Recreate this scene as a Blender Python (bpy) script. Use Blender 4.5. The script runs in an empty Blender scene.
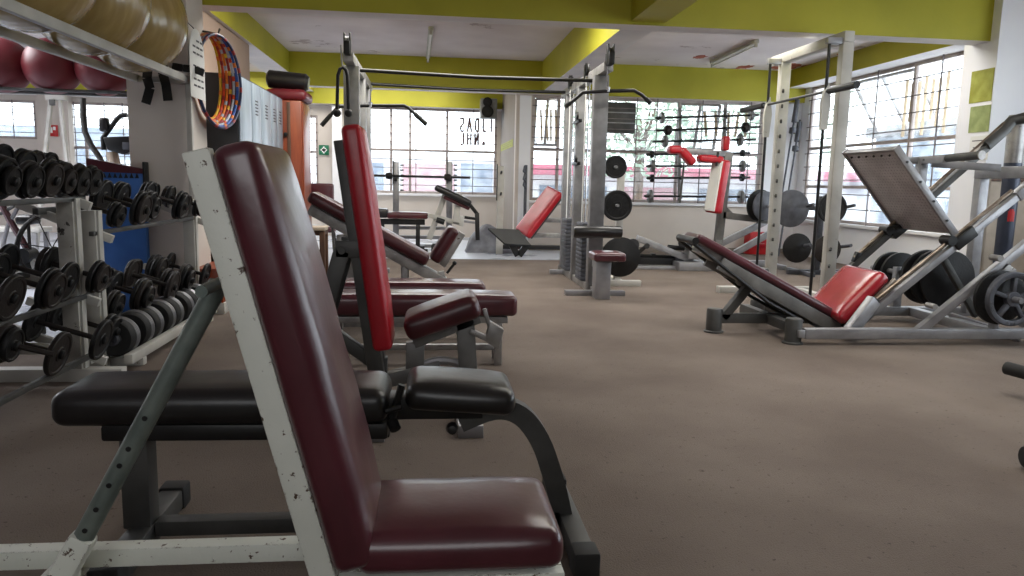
import bpy, bmesh, math, random
from mathutils import Vector, Matrix
random.seed(7)
PI = math.pi
scn = bpy.context.scene
COL = bpy.context.collection
V = Vector

# ------------------------------------------------------------------ camera
F, H = 750.0, 1.2
def _basis():
    v = V(((430-512)/F, (288-181)/F, -1)).normalized()
    r = 0.022
    u = V((r, 1, -(r*v.x+v.y)/v.z)).normalized()
    return v.cross(u), v, u
BX, BY, BZ = _basis()
def A(px, py, Y=None, X=None, Z=None):
    """a point of the room seen at a pixel of the photo, given one of its coordinates"""
    c = V(((px-512)/F, (288-py)/F, -1))
    r = V((BX.dot(c), BY.dot(c), BZ.dot(c)))
    t = Y/r.y if Y is not None else X/r.x if X is not None else (Z-H)/r.z
    p = r*t
    return V((p.x, p.y, p.z+H))
cd = bpy.data.cameras.new('camera')
cam = bpy.data.objects.new('camera', cd)
COL.objects.link(cam)
cd.sensor_width = 36
cd.lens = F/1024*36
cd.clip_start = 0.05
m3 = Matrix((BX, BY, BZ))
cam.matrix_world = Matrix.Translation((0, 0, H)) @ m3.to_4x4()
scn.camera = cam

# ------------------------------------------------------------------ materials
def lin(c):
    return tuple(((x/255)/12.92 if x/255 <= .04045 else ((x/255+.055)/1.055)**2.4) for x in c) + (1,)
MATS = {}
def mat(name, c, c2=None, scale=8, rough=.5, metal=0, bump=0, bscale=None, chips=None, chip_t=.66, chip_s=22, detail=5, rough2=None, coat=0, stretch=None, spec=None):
    m = bpy.data.materials.new(name); m.use_nodes = True
    nt = m.node_tree; N = nt.nodes; L = nt.links
    b = N['Principled BSDF']
    b.inputs['Roughness'].default_value = rough
    b.inputs['Metallic'].default_value = metal
    if spec is not None: b.inputs['Specular IOR Level'].default_value = spec
    if coat: b.inputs['Coat Weight'].default_value = coat; b.inputs['Coat Roughness'].default_value = .25
    tc = N.new('ShaderNodeTexCoord'); mp = N.new('ShaderNodeMapping')
    L.new(tc.outputs['Object'], mp.inputs['Vector'])
    if stretch: mp.inputs['Scale'].default_value = stretch
    n = N.new('ShaderNodeTexNoise'); n.inputs['Scale'].default_value = scale; n.inputs['Detail'].default_value = detail
    L.new(mp.outputs[0], n.inputs['Vector'])
    r = N.new('ShaderNodeValToRGB')
    r.color_ramp.elements[0].position = .32; r.color_ramp.elements[1].position = .68
    r.color_ramp.elements[0].color = lin(c); r.color_ramp.elements[1].color = lin(c2 or [min(255, x*1.12) for x in c])
    L.new(n.outputs['Fac'], r.inputs['Fac'])
    out = r.outputs['Color']
    if chips:
        n2 = N.new('ShaderNodeTexNoise'); n2.inputs['Scale'].default_value = chip_s; n2.inputs['Detail'].default_value = 6
        n2.inputs['Roughness'].default_value = .65
        L.new(mp.outputs[0], n2.inputs['Vector'])
        r2 = N.new('ShaderNodeValToRGB'); r2.color_ramp.elements[0].position = chip_t; r2.color_ramp.elements[1].position = chip_t+.02
        L.new(n2.outputs['Fac'], r2.inputs['Fac'])
        mx = N.new('ShaderNodeMix'); mx.data_type = 'RGBA'
        L.new(r2.outputs['Color'], mx.inputs['Factor']); L.new(out, mx.inputs['A']); mx.inputs['B'].default_value = lin(chips)
        out = mx.outputs['Result']
    L.new(out, b.inputs['Base Color'])
    if rough2 is not None:
        mr = N.new('ShaderNodeMapRange'); mr.inputs['To Min'].default_value = rough; mr.inputs['To Max'].default_value = rough2
        mr.inputs['From Min'].default_value = .35; mr.inputs['From Max'].default_value = .65
        L.new(n.outputs['Fac'], mr.inputs['Value']); L.new(mr.outputs[0], b.inputs['Roughness'])
    if bump:
        nb = N.new('ShaderNodeTexNoise'); nb.inputs['Scale'].default_value = bscale or scale*6; nb.inputs['Detail'].default_value = 4
        L.new(mp.outputs[0], nb.inputs['Vector'])
        bp = N.new('ShaderNodeBump'); bp.inputs['Strength'].default_value = bump; bp.inputs['Distance'].default_value = .01
        L.new(nb.outputs['Fac'], bp.inputs['Height']); L.new(bp.outputs[0], b.inputs['Normal'])
    MATS[name] = m
    return m
mat('carpet', (102, 91, 83), (124, 113, 104), 1.1, .9, bump=.5, bscale=160, chips=(88, 78, 71), chip_t=.63, chip_s=34, detail=10, spec=.2)
mat('tile', (170, 177, 190), (208, 213, 222), 1.1, .22, rough2=.4)
mat('lime', (160, 156, 32), (178, 172, 44), 1.2, .55, bump=.08, bscale=30)
mat('soffit', (205, 203, 205), (226, 222, 220), 2, .6)
mat('ceiling', (206, 196, 196), (228, 220, 220), .9, .8, chips=(172, 158, 156), chip_t=.63, chip_s=1.3, detail=8)
mat('peeled', (132, 52, 40), (176, 104, 86), 9, .85)
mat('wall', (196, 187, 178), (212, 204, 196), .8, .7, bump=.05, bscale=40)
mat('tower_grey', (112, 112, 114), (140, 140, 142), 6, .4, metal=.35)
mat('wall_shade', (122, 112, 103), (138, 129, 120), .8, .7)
mat('wall_white', (222, 224, 230), (238, 238, 240), .8, .6)
mat('wall_brown', (148, 126, 112), (168, 146, 130), .9, .75)
mat('frame_paint', (150, 138, 134), (182, 172, 168), 5, .5)
mat('grille', (92, 84, 84), (124, 116, 116), 6, .5)
mat('white_chip', (212, 216, 206), (226, 229, 220), 5, .5, chips=(84, 66, 52), chip_t=.625, chip_s=48, bump=.1, bscale=60)
mat('white_paint', (172, 170, 164), (194, 192, 186), 4, .5, chips=(150, 140, 128), chip_t=.67, chip_s=14)
mat('dirty_white', (150, 147, 140), (188, 186, 180), 9, .6, chips=(60, 56, 52), chip_t=.64, chip_s=12)
mat('grey_green', (92, 104, 100), (126, 136, 130), 12, .42, metal=.35, bump=.1, bscale=80)
mat('maroon', (68, 25, 34), (86, 36, 46), 5, .3, bump=.22, bscale=9, coat=.5)
mat('red_glossy', (148, 18, 32), (170, 40, 52), 4, .24, bump=.3, bscale=9, coat=.8)
mat('maroon_dark', (62, 18, 26), (84, 28, 36), 5, .36, bump=.15, bscale=12, coat=.2)
mat('red_vinyl', (160, 14, 30), (182, 27, 43), 5, .36, bump=.2, bscale=10, coat=.2)
mat('black_vinyl', (17, 16, 17), (26, 24, 25), 6, .36, bump=.15, bscale=12, coat=.25)
mat('charcoal', (62, 62, 61), (82, 82, 80), 7, .48, metal=.2)
mat('grey_paint', (98, 98, 97), (128, 128, 126), 6, .45, metal=.3)
mat('silver', (134, 134, 137), (162, 162, 165), 6, .38, metal=.5)
mat('silver_worn', (132, 130, 128), (176, 174, 172), 9, .4, metal=.5, chips=(92, 82, 74), chip_t=.66, chip_s=18)
mat('chrome', (196, 196, 200), (214, 214, 216), 4, .18, metal=.95)
mat('bronze_rail', (96, 82, 70), (150, 138, 124), 3, .28, metal=.8, stretch=(1, 1, 6))
mat('iron', (14, 14, 15), (25, 25, 26), 12, .52, metal=.25, bump=.2, bscale=60)
mat('iron_grey', (66, 68, 74), (88, 90, 98), 9, .5, metal=.2, bump=.15, bscale=50)
mat('iron_rust', (26, 21, 20), (44, 37, 34), 12, .6, metal=.2, bump=.25, bscale=50)
mat('black_paint', (18, 18, 19), (28, 28, 29), 8, .42, metal=.1)
mat('rubber', (22, 22, 22), (34, 34, 34), 10, .7)
mat('gold', (148, 124, 74), (176, 152, 98), 2.5, .24, coat=.6, stretch=(1, 6, 1))
mat('red_ball', (92, 22, 30), (112, 32, 40), 3, .45)
mat('locker', (128, 142, 156), (168, 180, 192), 3, .38, metal=.25, stretch=(1, 3, .6))
mat('locker_side', (52, 54, 58), (66, 68, 72), 3, .5)
mat('wood', (124, 50, 22), (158, 74, 36), 3, .42, stretch=(6, 6, .7), coat=.2)
mat('wood_dark', (74, 50, 36), (104, 74, 54), 4, .5, stretch=(6, 6, .8))
mat('tan', (172, 158, 140), (192, 178, 160), 5, .6)
mat('blue', (40, 88, 158), (58, 112, 186), 3, .5)
mat('blue_dark', (28, 50, 98), (40, 66, 120), 3, .5)
mat('paper', (214, 214, 210), (228, 228, 224), 4, .8)
mat('ink', (64, 62, 66), (80, 78, 82), 9, .8)
mat('ink_red', (58, 36, 40), (84, 54, 58), 9, .8)
mat('cream_ink', (190, 170, 140), (214, 196, 168), 9, .8)
mat('poster_yellow', (140, 142, 40), (166, 168, 70), 9, .7)
mat('poster_green', (128, 142, 84), (160, 170, 110), 9, .7)
mat('sign_red', (170, 22, 26), (188, 32, 34), 5, .5)
mat('sign_green', (16, 96, 66), (22, 112, 78), 5, .5)
mat('white', (232, 232, 230), (240, 240, 238), 5, .5)
mat('orange', (206, 98, 30), (220, 116, 46), 5, .6)
mat('tube_light', (226, 226, 226), (240, 240, 240), 5, .3)
mat('tarp', (96, 98, 106), (134, 136, 144), 6, .5, bump=.4, bscale=14)
mat('tread', (176, 174, 174), (206, 204, 204), 5, .45, metal=.3)
mat('dark_blue', (44, 50, 64), (66, 72, 88), 4, .4, metal=.3)
mat('ext_white', (186, 186, 190), (204, 204, 206), 1, .8)
mat('ext_grey', (96, 108, 124), (118, 130, 146), 1, .8, stretch=(.3, 1, 12))
mat('ext_pink', (150, 112, 118), (170, 130, 136), 1, .8, stretch=(.3, 1, 12))
mat('ext_red', (168, 84, 104), (184, 104, 122), 1, .8)
mat('ext_ground', (130, 128, 126), (150, 148, 146), .5, .9)
mat('leaf', (140, 166, 140), (196, 212, 194), 2.4, .8)
mat('bark', (88, 72, 60), (110, 92, 78), 6, .9)
for i, (a, b) in enumerate([((196, 154, 24), (216, 178, 50)), ((176, 44, 24), (206, 74, 30)), ((206, 104, 24), (226, 130, 40)), ((128, 24, 30), (150, 36, 40)), ((150, 160, 178), (176, 184, 198)), ((30, 70, 150), (50, 94, 176)), ((20, 34, 66), (34, 50, 90))]):
    mat('hoop%d' % i, a, b, 30, .4)

def edge_wear(m, radius=.009, gain=.62):
    """more chips where the paint turns a corner"""
    nt = m.node_tree; N = nt.nodes; L = nt.links
    bv = N.new('ShaderNodeBevel'); bv.inputs['Radius'].default_value = radius; bv.samples = 6
    ge = N.new('ShaderNodeNewGeometry'); dt = N.new('ShaderNodeVectorMath'); dt.operation = 'DOT_PRODUCT'
    L.new(bv.outputs[0], dt.inputs[0]); L.new(ge.outputs['Normal'], dt.inputs[1])
    mr = N.new('ShaderNodeMapRange'); mr.inputs['From Min'].default_value = 1; mr.inputs['From Max'].default_value = .7
    mr.inputs['To Min'].default_value = 0; mr.inputs['To Max'].default_value = gain*.3
    L.new(dt.outputs['Value'], mr.inputs['Value'])
    rp = [n for n in N if n.type == 'VALTORGB'][1]; src = rp.inputs['Fac'].links[0].from_socket
    ad = N.new('ShaderNodeMath'); ad.operation = 'ADD'; L.new(src, ad.inputs[0]); L.new(mr.outputs[0], ad.inputs[1]); L.new(ad.outputs[0], rp.inputs['Fac'])
edge_wear(MATS['white_chip'])
def glass_mat():
    m = bpy.data.materials.new('window_glass'); m.use_nodes = True
    nt = m.node_tree; N = nt.nodes; L = nt.links
    for n in list(N):
        if n.type != 'OUTPUT_MATERIAL': N.remove(n)
    o = N['Material Output']
    t = N.new('ShaderNodeBsdfTransparent'); t.inputs[0].default_value = (.97, .985, .99, 1)
    g = N.new('ShaderNodeBsdfGlossy'); g.inputs['Roughness'].default_value = .08
    d = N.new('ShaderNodeBsdfTranslucent'); d.inputs[0].default_value = (.9, .93, .95, 1)
    n = N.new('ShaderNodeTexNoise'); n.inputs['Scale'].default_value = 3; n.inputs['Detail'].default_value = 6
    mr = N.new('ShaderNodeMapRange'); mr.inputs['From Min'].default_value = .35; mr.inputs['From Max'].default_value = .7
    mr.inputs['To Min'].default_value = .02; mr.inputs['To Max'].default_value = .2
    tc = N.new('ShaderNodeTexCoord'); L.new(tc.outputs['Object'], n.inputs['Vector']); L.new(n.outputs['Fac'], mr.inputs['Value'])
    m1 = N.new('ShaderNodeMixShader'); L.new(mr.outputs[0], m1.inputs[0]); L.new(t.outputs[0], m1.inputs[1]); L.new(d.outputs[0], m1.inputs[2])
    m2 = N.new('ShaderNodeMixShader'); m2.inputs[0].default_value = .05; L.new(m1.outputs[0], m2.inputs[1]); L.new(g.outputs[0], m2.inputs[2])
    L.new(m2.outputs[0], o.inputs[0])
    MATS['glass'] = m
glass_mat()

# ------------------------------------------------------------------ mesh builder
ORG = {}
class MB:
    def __init__(s): s.bm = bmesh.new(); s.mi = 0
    def _bev(s, verts, b, seg=2):
        if b > 0:
            es = list({e for v in verts for e in v.link_edges})
            bmesh.ops.bevel(s.bm, geom=es, offset=b, segments=seg, affect='EDGES', profile=.5, clamp_overlap=True)
    def hexa(s, p, bev=0):
        """8 corners: bottom ring 0-3, top ring 4-7"""
        vs = [s.bm.verts.new(q) for q in p]
        for f in ((3, 2, 1, 0), (4, 5, 6, 7), (0, 1, 5, 4), (1, 2, 6, 5), (2, 3, 7, 6), (3, 0, 4, 7)):
            fc = s.bm.faces.new([vs[i] for i in f]); fc.material_index = s.mi
        s._bev(vs, bev); return s
    def box(s, x0, x1, y0, y1, z0, z1, bev=.004):
        return s.hexa([(x0, y0, z0), (x1, y0, z0), (x1, y1, z0), (x0, y1, z0), (x0, y0, z1), (x1, y0, z1), (x1, y1, z1), (x0, y1, z1)], bev)
    def obox(s, c, ax, ay, az, bev=.004):
        """oriented box: centre and three half-axis vectors"""
        c, ax, ay, az = V(c), V(ax), V(ay), V(az)
        if ax.cross(ay).dot(az) < 0: az = -az
        return s.hexa([c-ax-ay-az, c+ax-ay-az, c+ax+ay-az, c-ax+ay-az, c-ax-ay+az, c+ax-ay+az, c+ax+ay+az, c-ax+ay+az], bev)
    def beam(s, p0, p1, w, h, up=(0, 0, 1), bev=.004):
        p0, p1 = V(p0), V(p1); d = (p1-p0)
        t = d.normalized(); u = V(up); u = u-t*u.dot(t)
        if u.length < 1e-4: u = V((1, 0, 0))-t*t.x
        u.normalize(); sd = t.cross(u)
        return s.obox((p0+p1)/2, d/2, sd*w/2, u*h/2, bev)
    def cyl(s, p0, p1, r0, r1=None, n=20, bev=0):
        return s.tube([p0, p1], [r0, r0 if r1 is None else r1], n)
    def tube(s, pts, r, n=10, closed=False, caps=True):
        pts = [V(p) for p in pts]; k = len(pts)
        rs = r if isinstance(r, (list, tuple)) else [r]*k
        T = []
        for i in range(k):
            a = pts[(i-1) % k] if closed or i > 0 else pts[i]
            b = pts[(i+1) % k] if closed or i < k-1 else pts[i]
            T.append((b-a).normalized())
        u = V((0, 0, 1)) if abs(T[0].z) < .9 else V((1, 0, 0))
        rings = []
        for i in range(k):
            u = (u-T[i]*u.dot(T[i])).normalized(); w = T[i].cross(u)
            rings.append([s.bm.verts.new(pts[i]+(u*math.cos(2*PI*j/n)+w*math.sin(2*PI*j/n))*rs[i]) for j in range(n)])
        for i in range(k if closed else k-1):
            a, b = rings[i], rings[(i+1) % k]
            for j in range(n):
                f = s.bm.faces.new((a[j], a[(j+1) % n], b[(j+1) % n], b[j])); f.material_index = s.mi
        if caps and not closed:
            for rg in (rings[0][::-1], rings[-1]):
                f = s.bm.faces.new(rg); f.material_index = s.mi
        return s
    def lathe(s, c, axis, prof, n=28, cap=True):
        """profile of (radius, distance along axis)"""
        c = V(c); t = V(axis).normalized()
        u = V((0, 0, 1)) if abs(t.z) < .9 else V((1, 0, 0))
        u = (u-t*u.dot(t)).normalized(); w = t.cross(u)
        rings = []
        for r, d in prof:
            if r < 1e-5: rings.append([s.bm.verts.new(c+t*d)])
            else: rings.append([s.bm.verts.new(c+t*d+(u*math.cos(2*PI*j/n)+w*math.sin(2*PI*j/n))*r) for j in range(n)])
        for a, b in zip(rings[:-1], rings[1:]):
            for j in range(n):
                q = [a[j % len(a)], a[(j+1) % len(a)], b[(j+1) % len(b)], b[j % len(b)]]
                q2 = []
                for v in q:
                    if v not in q2: q2.append(v)
                if len(q2) > 2:
                    f = s.bm.faces.new(q2); f.material_index = s.mi
        for rg, fl in ((rings[0], 1), (rings[-1], 0)) if cap else ():
            if len(rg) > 2:
                f = s.bm.faces.new(rg[::-1] if fl else rg); f.material_index = s.mi
        return s
    def prism(s, poly, vec, bev=0):
        vec = V(vec); a = [s.bm.verts.new(V(p)) for p in poly]; b = [s.bm.verts.new(V(p)+vec) for p in poly]
        n = len(a)
        fs = [s.bm.faces.new(a[::-1]), s.bm.faces.new(b)]
        for i in range(n): fs.append(s.bm.faces.new((a[i], a[(i+1) % n], b[(i+1) % n], b[i])))
        for f in fs: f.material_index = s.mi
        bmesh.ops.recalc_face_normals(s.bm, faces=fs)
        s._bev(a+b, bev); return s
    def sphere(s, c, r, n=32, sc=(1, 1, 1)):
        m = Matrix.Translation(V(c)) @ Matrix.Diagonal((r*sc[0], r*sc[1], r*sc[2], 1))
        bmesh.ops.create_uvsphere(s.bm, u_segments=n, v_segments=n//2, radius=1, matrix=m); return s
    def pad(s, c, ax, ay, az, r=.03, puff=.015, wob=.0):
        """upholstered cushion: centre, half-axis vectors (az points out of the sitting face)"""
        c, ax, ay, az = V(c), V(ax), V(ay), V(az)
        h = [ax.length, ay.length, az.length]; d = [ax.normalized(), ay.normalized(), az.normalized()]
        r = min(r, min(h)*.98)
        def co(hh):
            k = max(2, min(14, int((2*hh-2*r)/.05)))
            a = [-hh, -hh+r*.12, -hh+r*.35, -hh+r*.65]
            return a+[-hh+r+(2*hh-2*r)*i/k for i in range(k+1)]+[-q for q in a[::-1]]
        C3 = [co(q) for q in h]; cache = {}
        def vert(p):
            key = tuple(round(q, 5) for q in p)
            if key not in cache:
                inn = [max(-h[i]+r, min(h[i]-r, p[i])) for i in range(3)]
                dl = V([p[i]-inn[i] for i in range(3)])
                q = V(inn)+(dl.normalized()*r if dl.length > 1e-6 else V((0, 0, 0)))
                fx, fy = 1-(q.x/h[0])**4, 1-(q.y/h[1])**4
                if q.z > 0: q.z += puff*max(0, fx)*max(0, fy)
                q.z += wob*math.sin(q.x*31+q.y*17)*math.cos(q.y*23-q.x*9)*max(0, fx)*max(0, fy)
                fz = max(0, 1-(q.z/h[2])**2)
                q.y += math.copysign(puff*.3, q.y)*fz*max(0, fx) if abs(q.y) > h[1]*.9 else 0
                cache[key] = s.bm.verts.new(c+d[0]*q.x+d[1]*q.y+d[2]*q.z)
            return cache[key]
        flip = d[0].cross(d[1]).dot(d[2]) < 0
        for k in range(3):
            i, j = (k+1) % 3, (k+2) % 3
            for sg in (-1, 1):
                for a in range(len(C3[i])-1):
                    for b in range(len(C3[j])-1):
                        q = []
                        for (aa, bb) in ((a, b), (a+1, b), (a+1, b+1), (a, b+1)):
                            p = [0, 0, 0]; p[k] = sg*h[k]; p[i] = C3[i][aa]; p[j] = C3[j][bb]; q.append(vert(p))
                        if (sg < 0) != flip: q = q[::-1]
                        f = s.bm.faces.new(q); f.material_index = s.mi
        return s
    def build(s, name, mats, parent=None, org=None, angle=38):
        o0 = V(org) if org is not None else ORG.get(parent.name if parent else None, V((0, 0, 0)))
        for v in s.bm.verts: v.co -= o0
        me = bpy.data.meshes.new(name); s.bm.to_mesh(me); s.bm.free()
        for mm in (mats if isinstance(mats, (list, tuple)) else [mats]): me.materials.append(MATS[mm])
        me.polygons.foreach_set('use_smooth', [True]*len(me.polygons))
        me.set_sharp_from_angle(angle=math.radians(angle))
        o = bpy.data.objects.new(name, me); COL.objects.link(o)
        if parent: o.parent = parent
        else: o.location = o0
        ORG[o.name] = o0
        return o
def tag(o, label, cat, group=None, kind=None):
    o['label'] = label; o['category'] = cat
    if group: o['group'] = group
    if kind: o['kind'] = kind
    return o
def thing(name, label, cat, loc=(0, 0, 0), group=None):
    o = bpy.data.objects.new(name, None); COL.objects.link(o)
    o.location = loc; o.empty_display_size = .1
    ORG[o.name] = V(loc)
    return tag(o, label, cat, group)
def struct(o): o['kind'] = 'structure'; return o
def plab(o, l): o['label'] = l; return o
def dup(root, loc, rot=None, label=None, group=None):
    def cp(o, par):
        c = o.copy(); COL.objects.link(c)
        if par: c.parent = par
        for ch in [x for x in KIDS.get(o.name, [])]: cp(ch, c)
        return c
    c = cp(root, None); c.location = loc
    if rot is not None: c.rotation_euler = rot
    if label: c['label'] = label
    if group: c['group'] = group
    return c
KIDS = {}
def kids(*roots):
    for r in roots:
        def walk(o):
            KIDS[o.name] = [x for x in bpy.data.objects if x.parent == o]
            for x in KIDS[o.name]: walk(x)
        walk(r)
def arc(c, r, a0, a1, ax, ay, n=12):
    c, ax, ay = V(c), V(ax), V(ay)
    return [c+ax*r*math.cos(a0+(a1-a0)*i/n)+ay*r*math.sin(a0+(a1-a0)*i/n) for i in range(n+1)]
# ================================================================== THE SETTING
YF, YL, XR, CE = 13.4, 16.3, 6.75, 3.3        # right part of the back wall, left part, right wall, ceiling
def sbox(name, m, *b, bev=0):
    mb = MB()
    mb.box(*b, bev=bev); return struct(mb.build(name, m))
mb = MB(); mb.box(-11, 8, -3.2, 17, -.1, 0, bev=0); struct(mb.build('floor', 'carpet'))
mb = MB()
mb.prism([(-11, 3.3, 0), (-2.72, 3.3, 0), (-2.72, 9.7, 0), (-.9, 9.7, 0), (-.9, 11.7, 0), (2.35, 11.7, 0), (2.35, 13.39, 0), (1.5, 13.39, 0), (1.5, 16.3, 0), (-11, 16.3, 0)], (0, 0, .004))
struct(mb.build('floor_tiles', 'tile'))
ceiling = sbox('ceiling', 'ceiling', -11, 8, -3.2, 17, CE, CE+.1)
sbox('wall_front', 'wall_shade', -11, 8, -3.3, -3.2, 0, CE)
sbox('wall_left', 'wall', -11.1, -11, -3.3, 17, 0, CE)
# the end wall on the left, with its openings
def wall_with_openings(name, m, a0, a1, z1, ops, put):
    """wall along an axis from a0 to a1 with openings (a, b, zlo, zhi); put(mb, a, b, zlo, zhi) adds a block"""
    mb = MB(); a = a0
    for (o0, o1, zl, zh) in sorted(ops):
        if o0 > a: put(mb, a, o0, 0, z1)
        put(mb, o0, o1, 0, zl)
        if zh < z1: put(mb, o0, o1, zh, z1)
        a = o1
    if a < a1: put(mb, a, a1, 0, z1)
    return struct(mb.build(name, m))
ax = lambda px, Y: A(px, 150, Y=Y).x
zz = lambda px, py, Y: A(px, py, Y=Y).z
W1a, W1b, W2a, W2b, W3a, W3b = ax(-22, YL), ax(38, YL), ax(71, YL), ax(170, YL), ax(302, YL), ax(318, YL)
WL = [(W1a, W1b, 1.86, 2.62), (W2a, W2b, .95, 2.62), (W3a, W3b, .95, 2.5), (-1.45, 1.42, .93, 2.72)]
wall_with_openings('wall_back', 'wall', -11, 1.5, CE, WL, lambda m, a, b, z0, z1: m.box(a, b, YL, YL+.2, z0, z1, bev=0))
WR = [(1.78, 6.05, .9, 2.74)]
wall_with_openings('wall_back.001', 'wall', 1.5, XR+.2, CE, WR, lambda m, a, b, z0, z1: m.box(a, b, YF, YF+.2, z0, z1, bev=0))
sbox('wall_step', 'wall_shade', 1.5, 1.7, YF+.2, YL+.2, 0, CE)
sbox('trim_jamb', 'wall_white', 1.56, 1.76, YF-.03, YF+.0, 0, 2.72)
WS = [(9.0, 13.1, .66, 3.0), (.8, 6.6, .9, 2.8)]
wall_with_openings('wall_right', 'wall_white', -3.3, YF, CE, WS, lambda m, a, b, z0, z1: m.box(XR, XR+.2, a, b, z0, z1, bev=0))
sbox('trim_corner', 'wall_white', 6.08, XR, YF-.02, YF, 0, 2.74)
sbox('wall_column', 'wall_white', 5.72, XR, 7.3, 7.8, 0, CE)
sbox('wall_pillar', 'wall', -2.57, -2.06, 6.87, 7.35, 0, CE)
sbox('wall_partition', 'wall_brown', -2.52, -2.42, 7.35, 10.72, 0, CE)
sbox('wall_column.001', 'wall', A(39, 130, Y=16.1).x, A(69, 130, Y=16.1).x, 16.1, 16.3, 0, 2.75)
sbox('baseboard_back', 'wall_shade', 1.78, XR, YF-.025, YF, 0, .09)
sbox('trim_sill', 'wall_white', -1.5, 1.46, YL-.07, YL+.02, .88, .93, bev=.005)
sbox('trim_sill.001', 'wall_white', 1.76, 6.08, YF-.07, YF+.02, .85, .9, bev=.005)
sbox('trim_sill.002', 'wall_white', XR-.07, XR+.02, 8.95, 13.15, .61, .66, bev=.005)
sbox('trim_sill.003', 'wall_white', -11, -8.9, YL-.06, YL+.02, 1.82, 1.86, bev=.005)
# beams, painted lime with a paler underside
def beam(name, x0, x1, y0, y1, z0, z1=CE, under='soffit'):
    mb = MB(); mb.box(x0, x1, y0, y1, z0, z1, bev=0)
    for f in mb.bm.faces:
        if f.calc_center_median().z < z0+.001: f.material_index = 1
    return struct(mb.build(name, ['lime', under]))
beam('trim_beam', -2.62, 5.9, 7.42, 7.68, 2.75)
beam('trim_beam.001', -2.36, XR, 13.3, 13.55, 2.75)
beam('trim_beam.002', -11, 1.5, 16.02, 16.3, 2.72)
beam('trim_beam.003', 1.93, 2.27, 7.68, 13.3, 2.78)
beam('trim_beam.004', 1.93, 2.27, -3.2, 7.42, 2.78, under='lime')
beam('trim_beam.005', -2.78, -2.36, 7.0, 16.02, 2.95)
beam('trim_beam.006', 6.4, XR, 7.8, 13.3, 3.0)
# peeled patches of ceiling paint beside the right wall
def patch(cx, cy, r, seed, st=.6):
    rd = random.Random(seed); mb = MB(); n = 22
    mb.prism([(cx+r*st*math.cos(2*PI*i/n)*rd.uniform(.5, 1.1), cy+r*math.sin(2*PI*i/n)*rd.uniform(.5, 1.1), CE-.003) for i in range(n)], (0, 0, .0025))
    return struct(mb.build('peeled_paint', 'peeled', ceiling))
for i, ((x, y), r) in enumerate([((700, 57), .2), ((745, 67), .25), ((785, 67), .4), ((818, 66), .45), ((858, 54), .5)]):
    p = A(x, y, Z=CE); patch(p.x, p.y, r, i+3)

# ------------------------------------------------------------------ windows
def window(name, plane, a0, a1, z0, z1, vbars, hbars, gh, gv, off, sash=None, extra=None, fw=.05):
    """plane 'y' or 'x'; frame (parent), pane and grille parts"""
    def pt(a, d, z): return V((a, off+d, z)) if plane == 'y' else V((off+d, a, z))
    N_ = V((0, 1, 0)) if plane == 'y' else V((1, 0, 0)); AX = V((1, 0, 0)) if plane == 'y' else V((0, 1, 0)); UZ = V((0, 0, 1))
    def bar(mb, p, q, w, d):
        mb.beam(p, q, d, w, up=(N_.cross((V(q)-V(p)).normalized())), bev=.003)
    mb = MB()
    for a in [a0+fw/2, a1-fw/2]+list(vbars): bar(mb, pt(a, .05, z0), pt(a, .05, z1), fw, .06)
    for z in [z0+fw/2, z1-fw/2]+list(hbars): bar(mb, pt(a0, .05, z), pt(a1, .05, z), fw, .055)
    fr = struct(mb.build(name, 'frame_paint'))
    mb = MB()
    q = [pt(a0+.02, .05, z0+.02), pt(a1-.02, .05, z0+.02), pt(a1-.02, .05, z1-.02), pt(a0+.02, .05, z1-.02)]
    mb.prism(q, N_*.006)
    g = mb.build('pane', 'glass', fr)
    mb = MB()
    for z in gh: mb.beam(pt(a0, -.02, z), pt(a1, -.02, z), .014, .014, bev=0)
    for a in gv: mb.beam(pt(a, -.03, z0), pt(a, -.03, z1), .016, .016, up=AX, bev=0)
    mb.build('grille', 'grille', fr)
    for (s0, s1, zl, zh, tilt) in (sash or []):
        # a top-hung sash pushed outward
        mb = MB(); hz = zh-zl
        def sp(a, k): return pt(a, .09+math.sin(tilt)*hz*k, zh-math.cos(tilt)*hz*k)
        for k0, k1, aa, bb in ((0, 1, s0, s0), (0, 1, s1, s1), (0, 0, s0, s1), (1, 1, s0, s1), (0, 1, (s0+s1)/2, (s0+s1)/2)):
            mb.beam(sp(aa, k0), sp(bb, k1), .045, .045, bev=.003)
        sh = mb.build('sash', 'frame_paint', fr)
        mb = MB(); mb.prism([sp(s0, 0), sp(s1, 0), sp(s1, 1), sp(s0, 1)], N_*.005); mb.build('sash_pane', 'glass', sh)
        mb = MB(); mb.tube([sp(s0+.03, .9), pt(s0+.03, .06, zl+.02)], .01, 6); mb.tube([sp(s1-.03, .9), pt(s1-.03, .06, zl+.02)], .01, 6); mb.build('stay', 'grille', sh)
    return fr
fr3 = lambda a, b, n: [a+(b-a)*i/n for i in range(1, n)]
window('window_1', 'y', W1a, W1b, 1.86, 2.62, [], [], fr3(1.86, 2.62, 6), [ax(16, YL)], YL)
window('window_2', 'y', W2a, W2b, .95, 2.62, [ax(86, YL), ax(140, YL)], [1.72], fr3(.95, 2.62, 11), [ax(77, YL), ax(107, YL), ax(125, YL)], YL)
window('window_3', 'y', W3a, W3b, .95, 2.5, [], [1.75], fr3(.95, 2.5, 9), [ax(307, YL), ax(312, YL)], YL)
w4 = window('window_4', 'y', -1.45, 1.42, .93, 2.72, [ax(391, YL), ax(410, YL), ax(447, YL)], [1.84], fr3(.93, 2.72, 10), [ax(416, YL), ax(473, YL)], YL)
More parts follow.
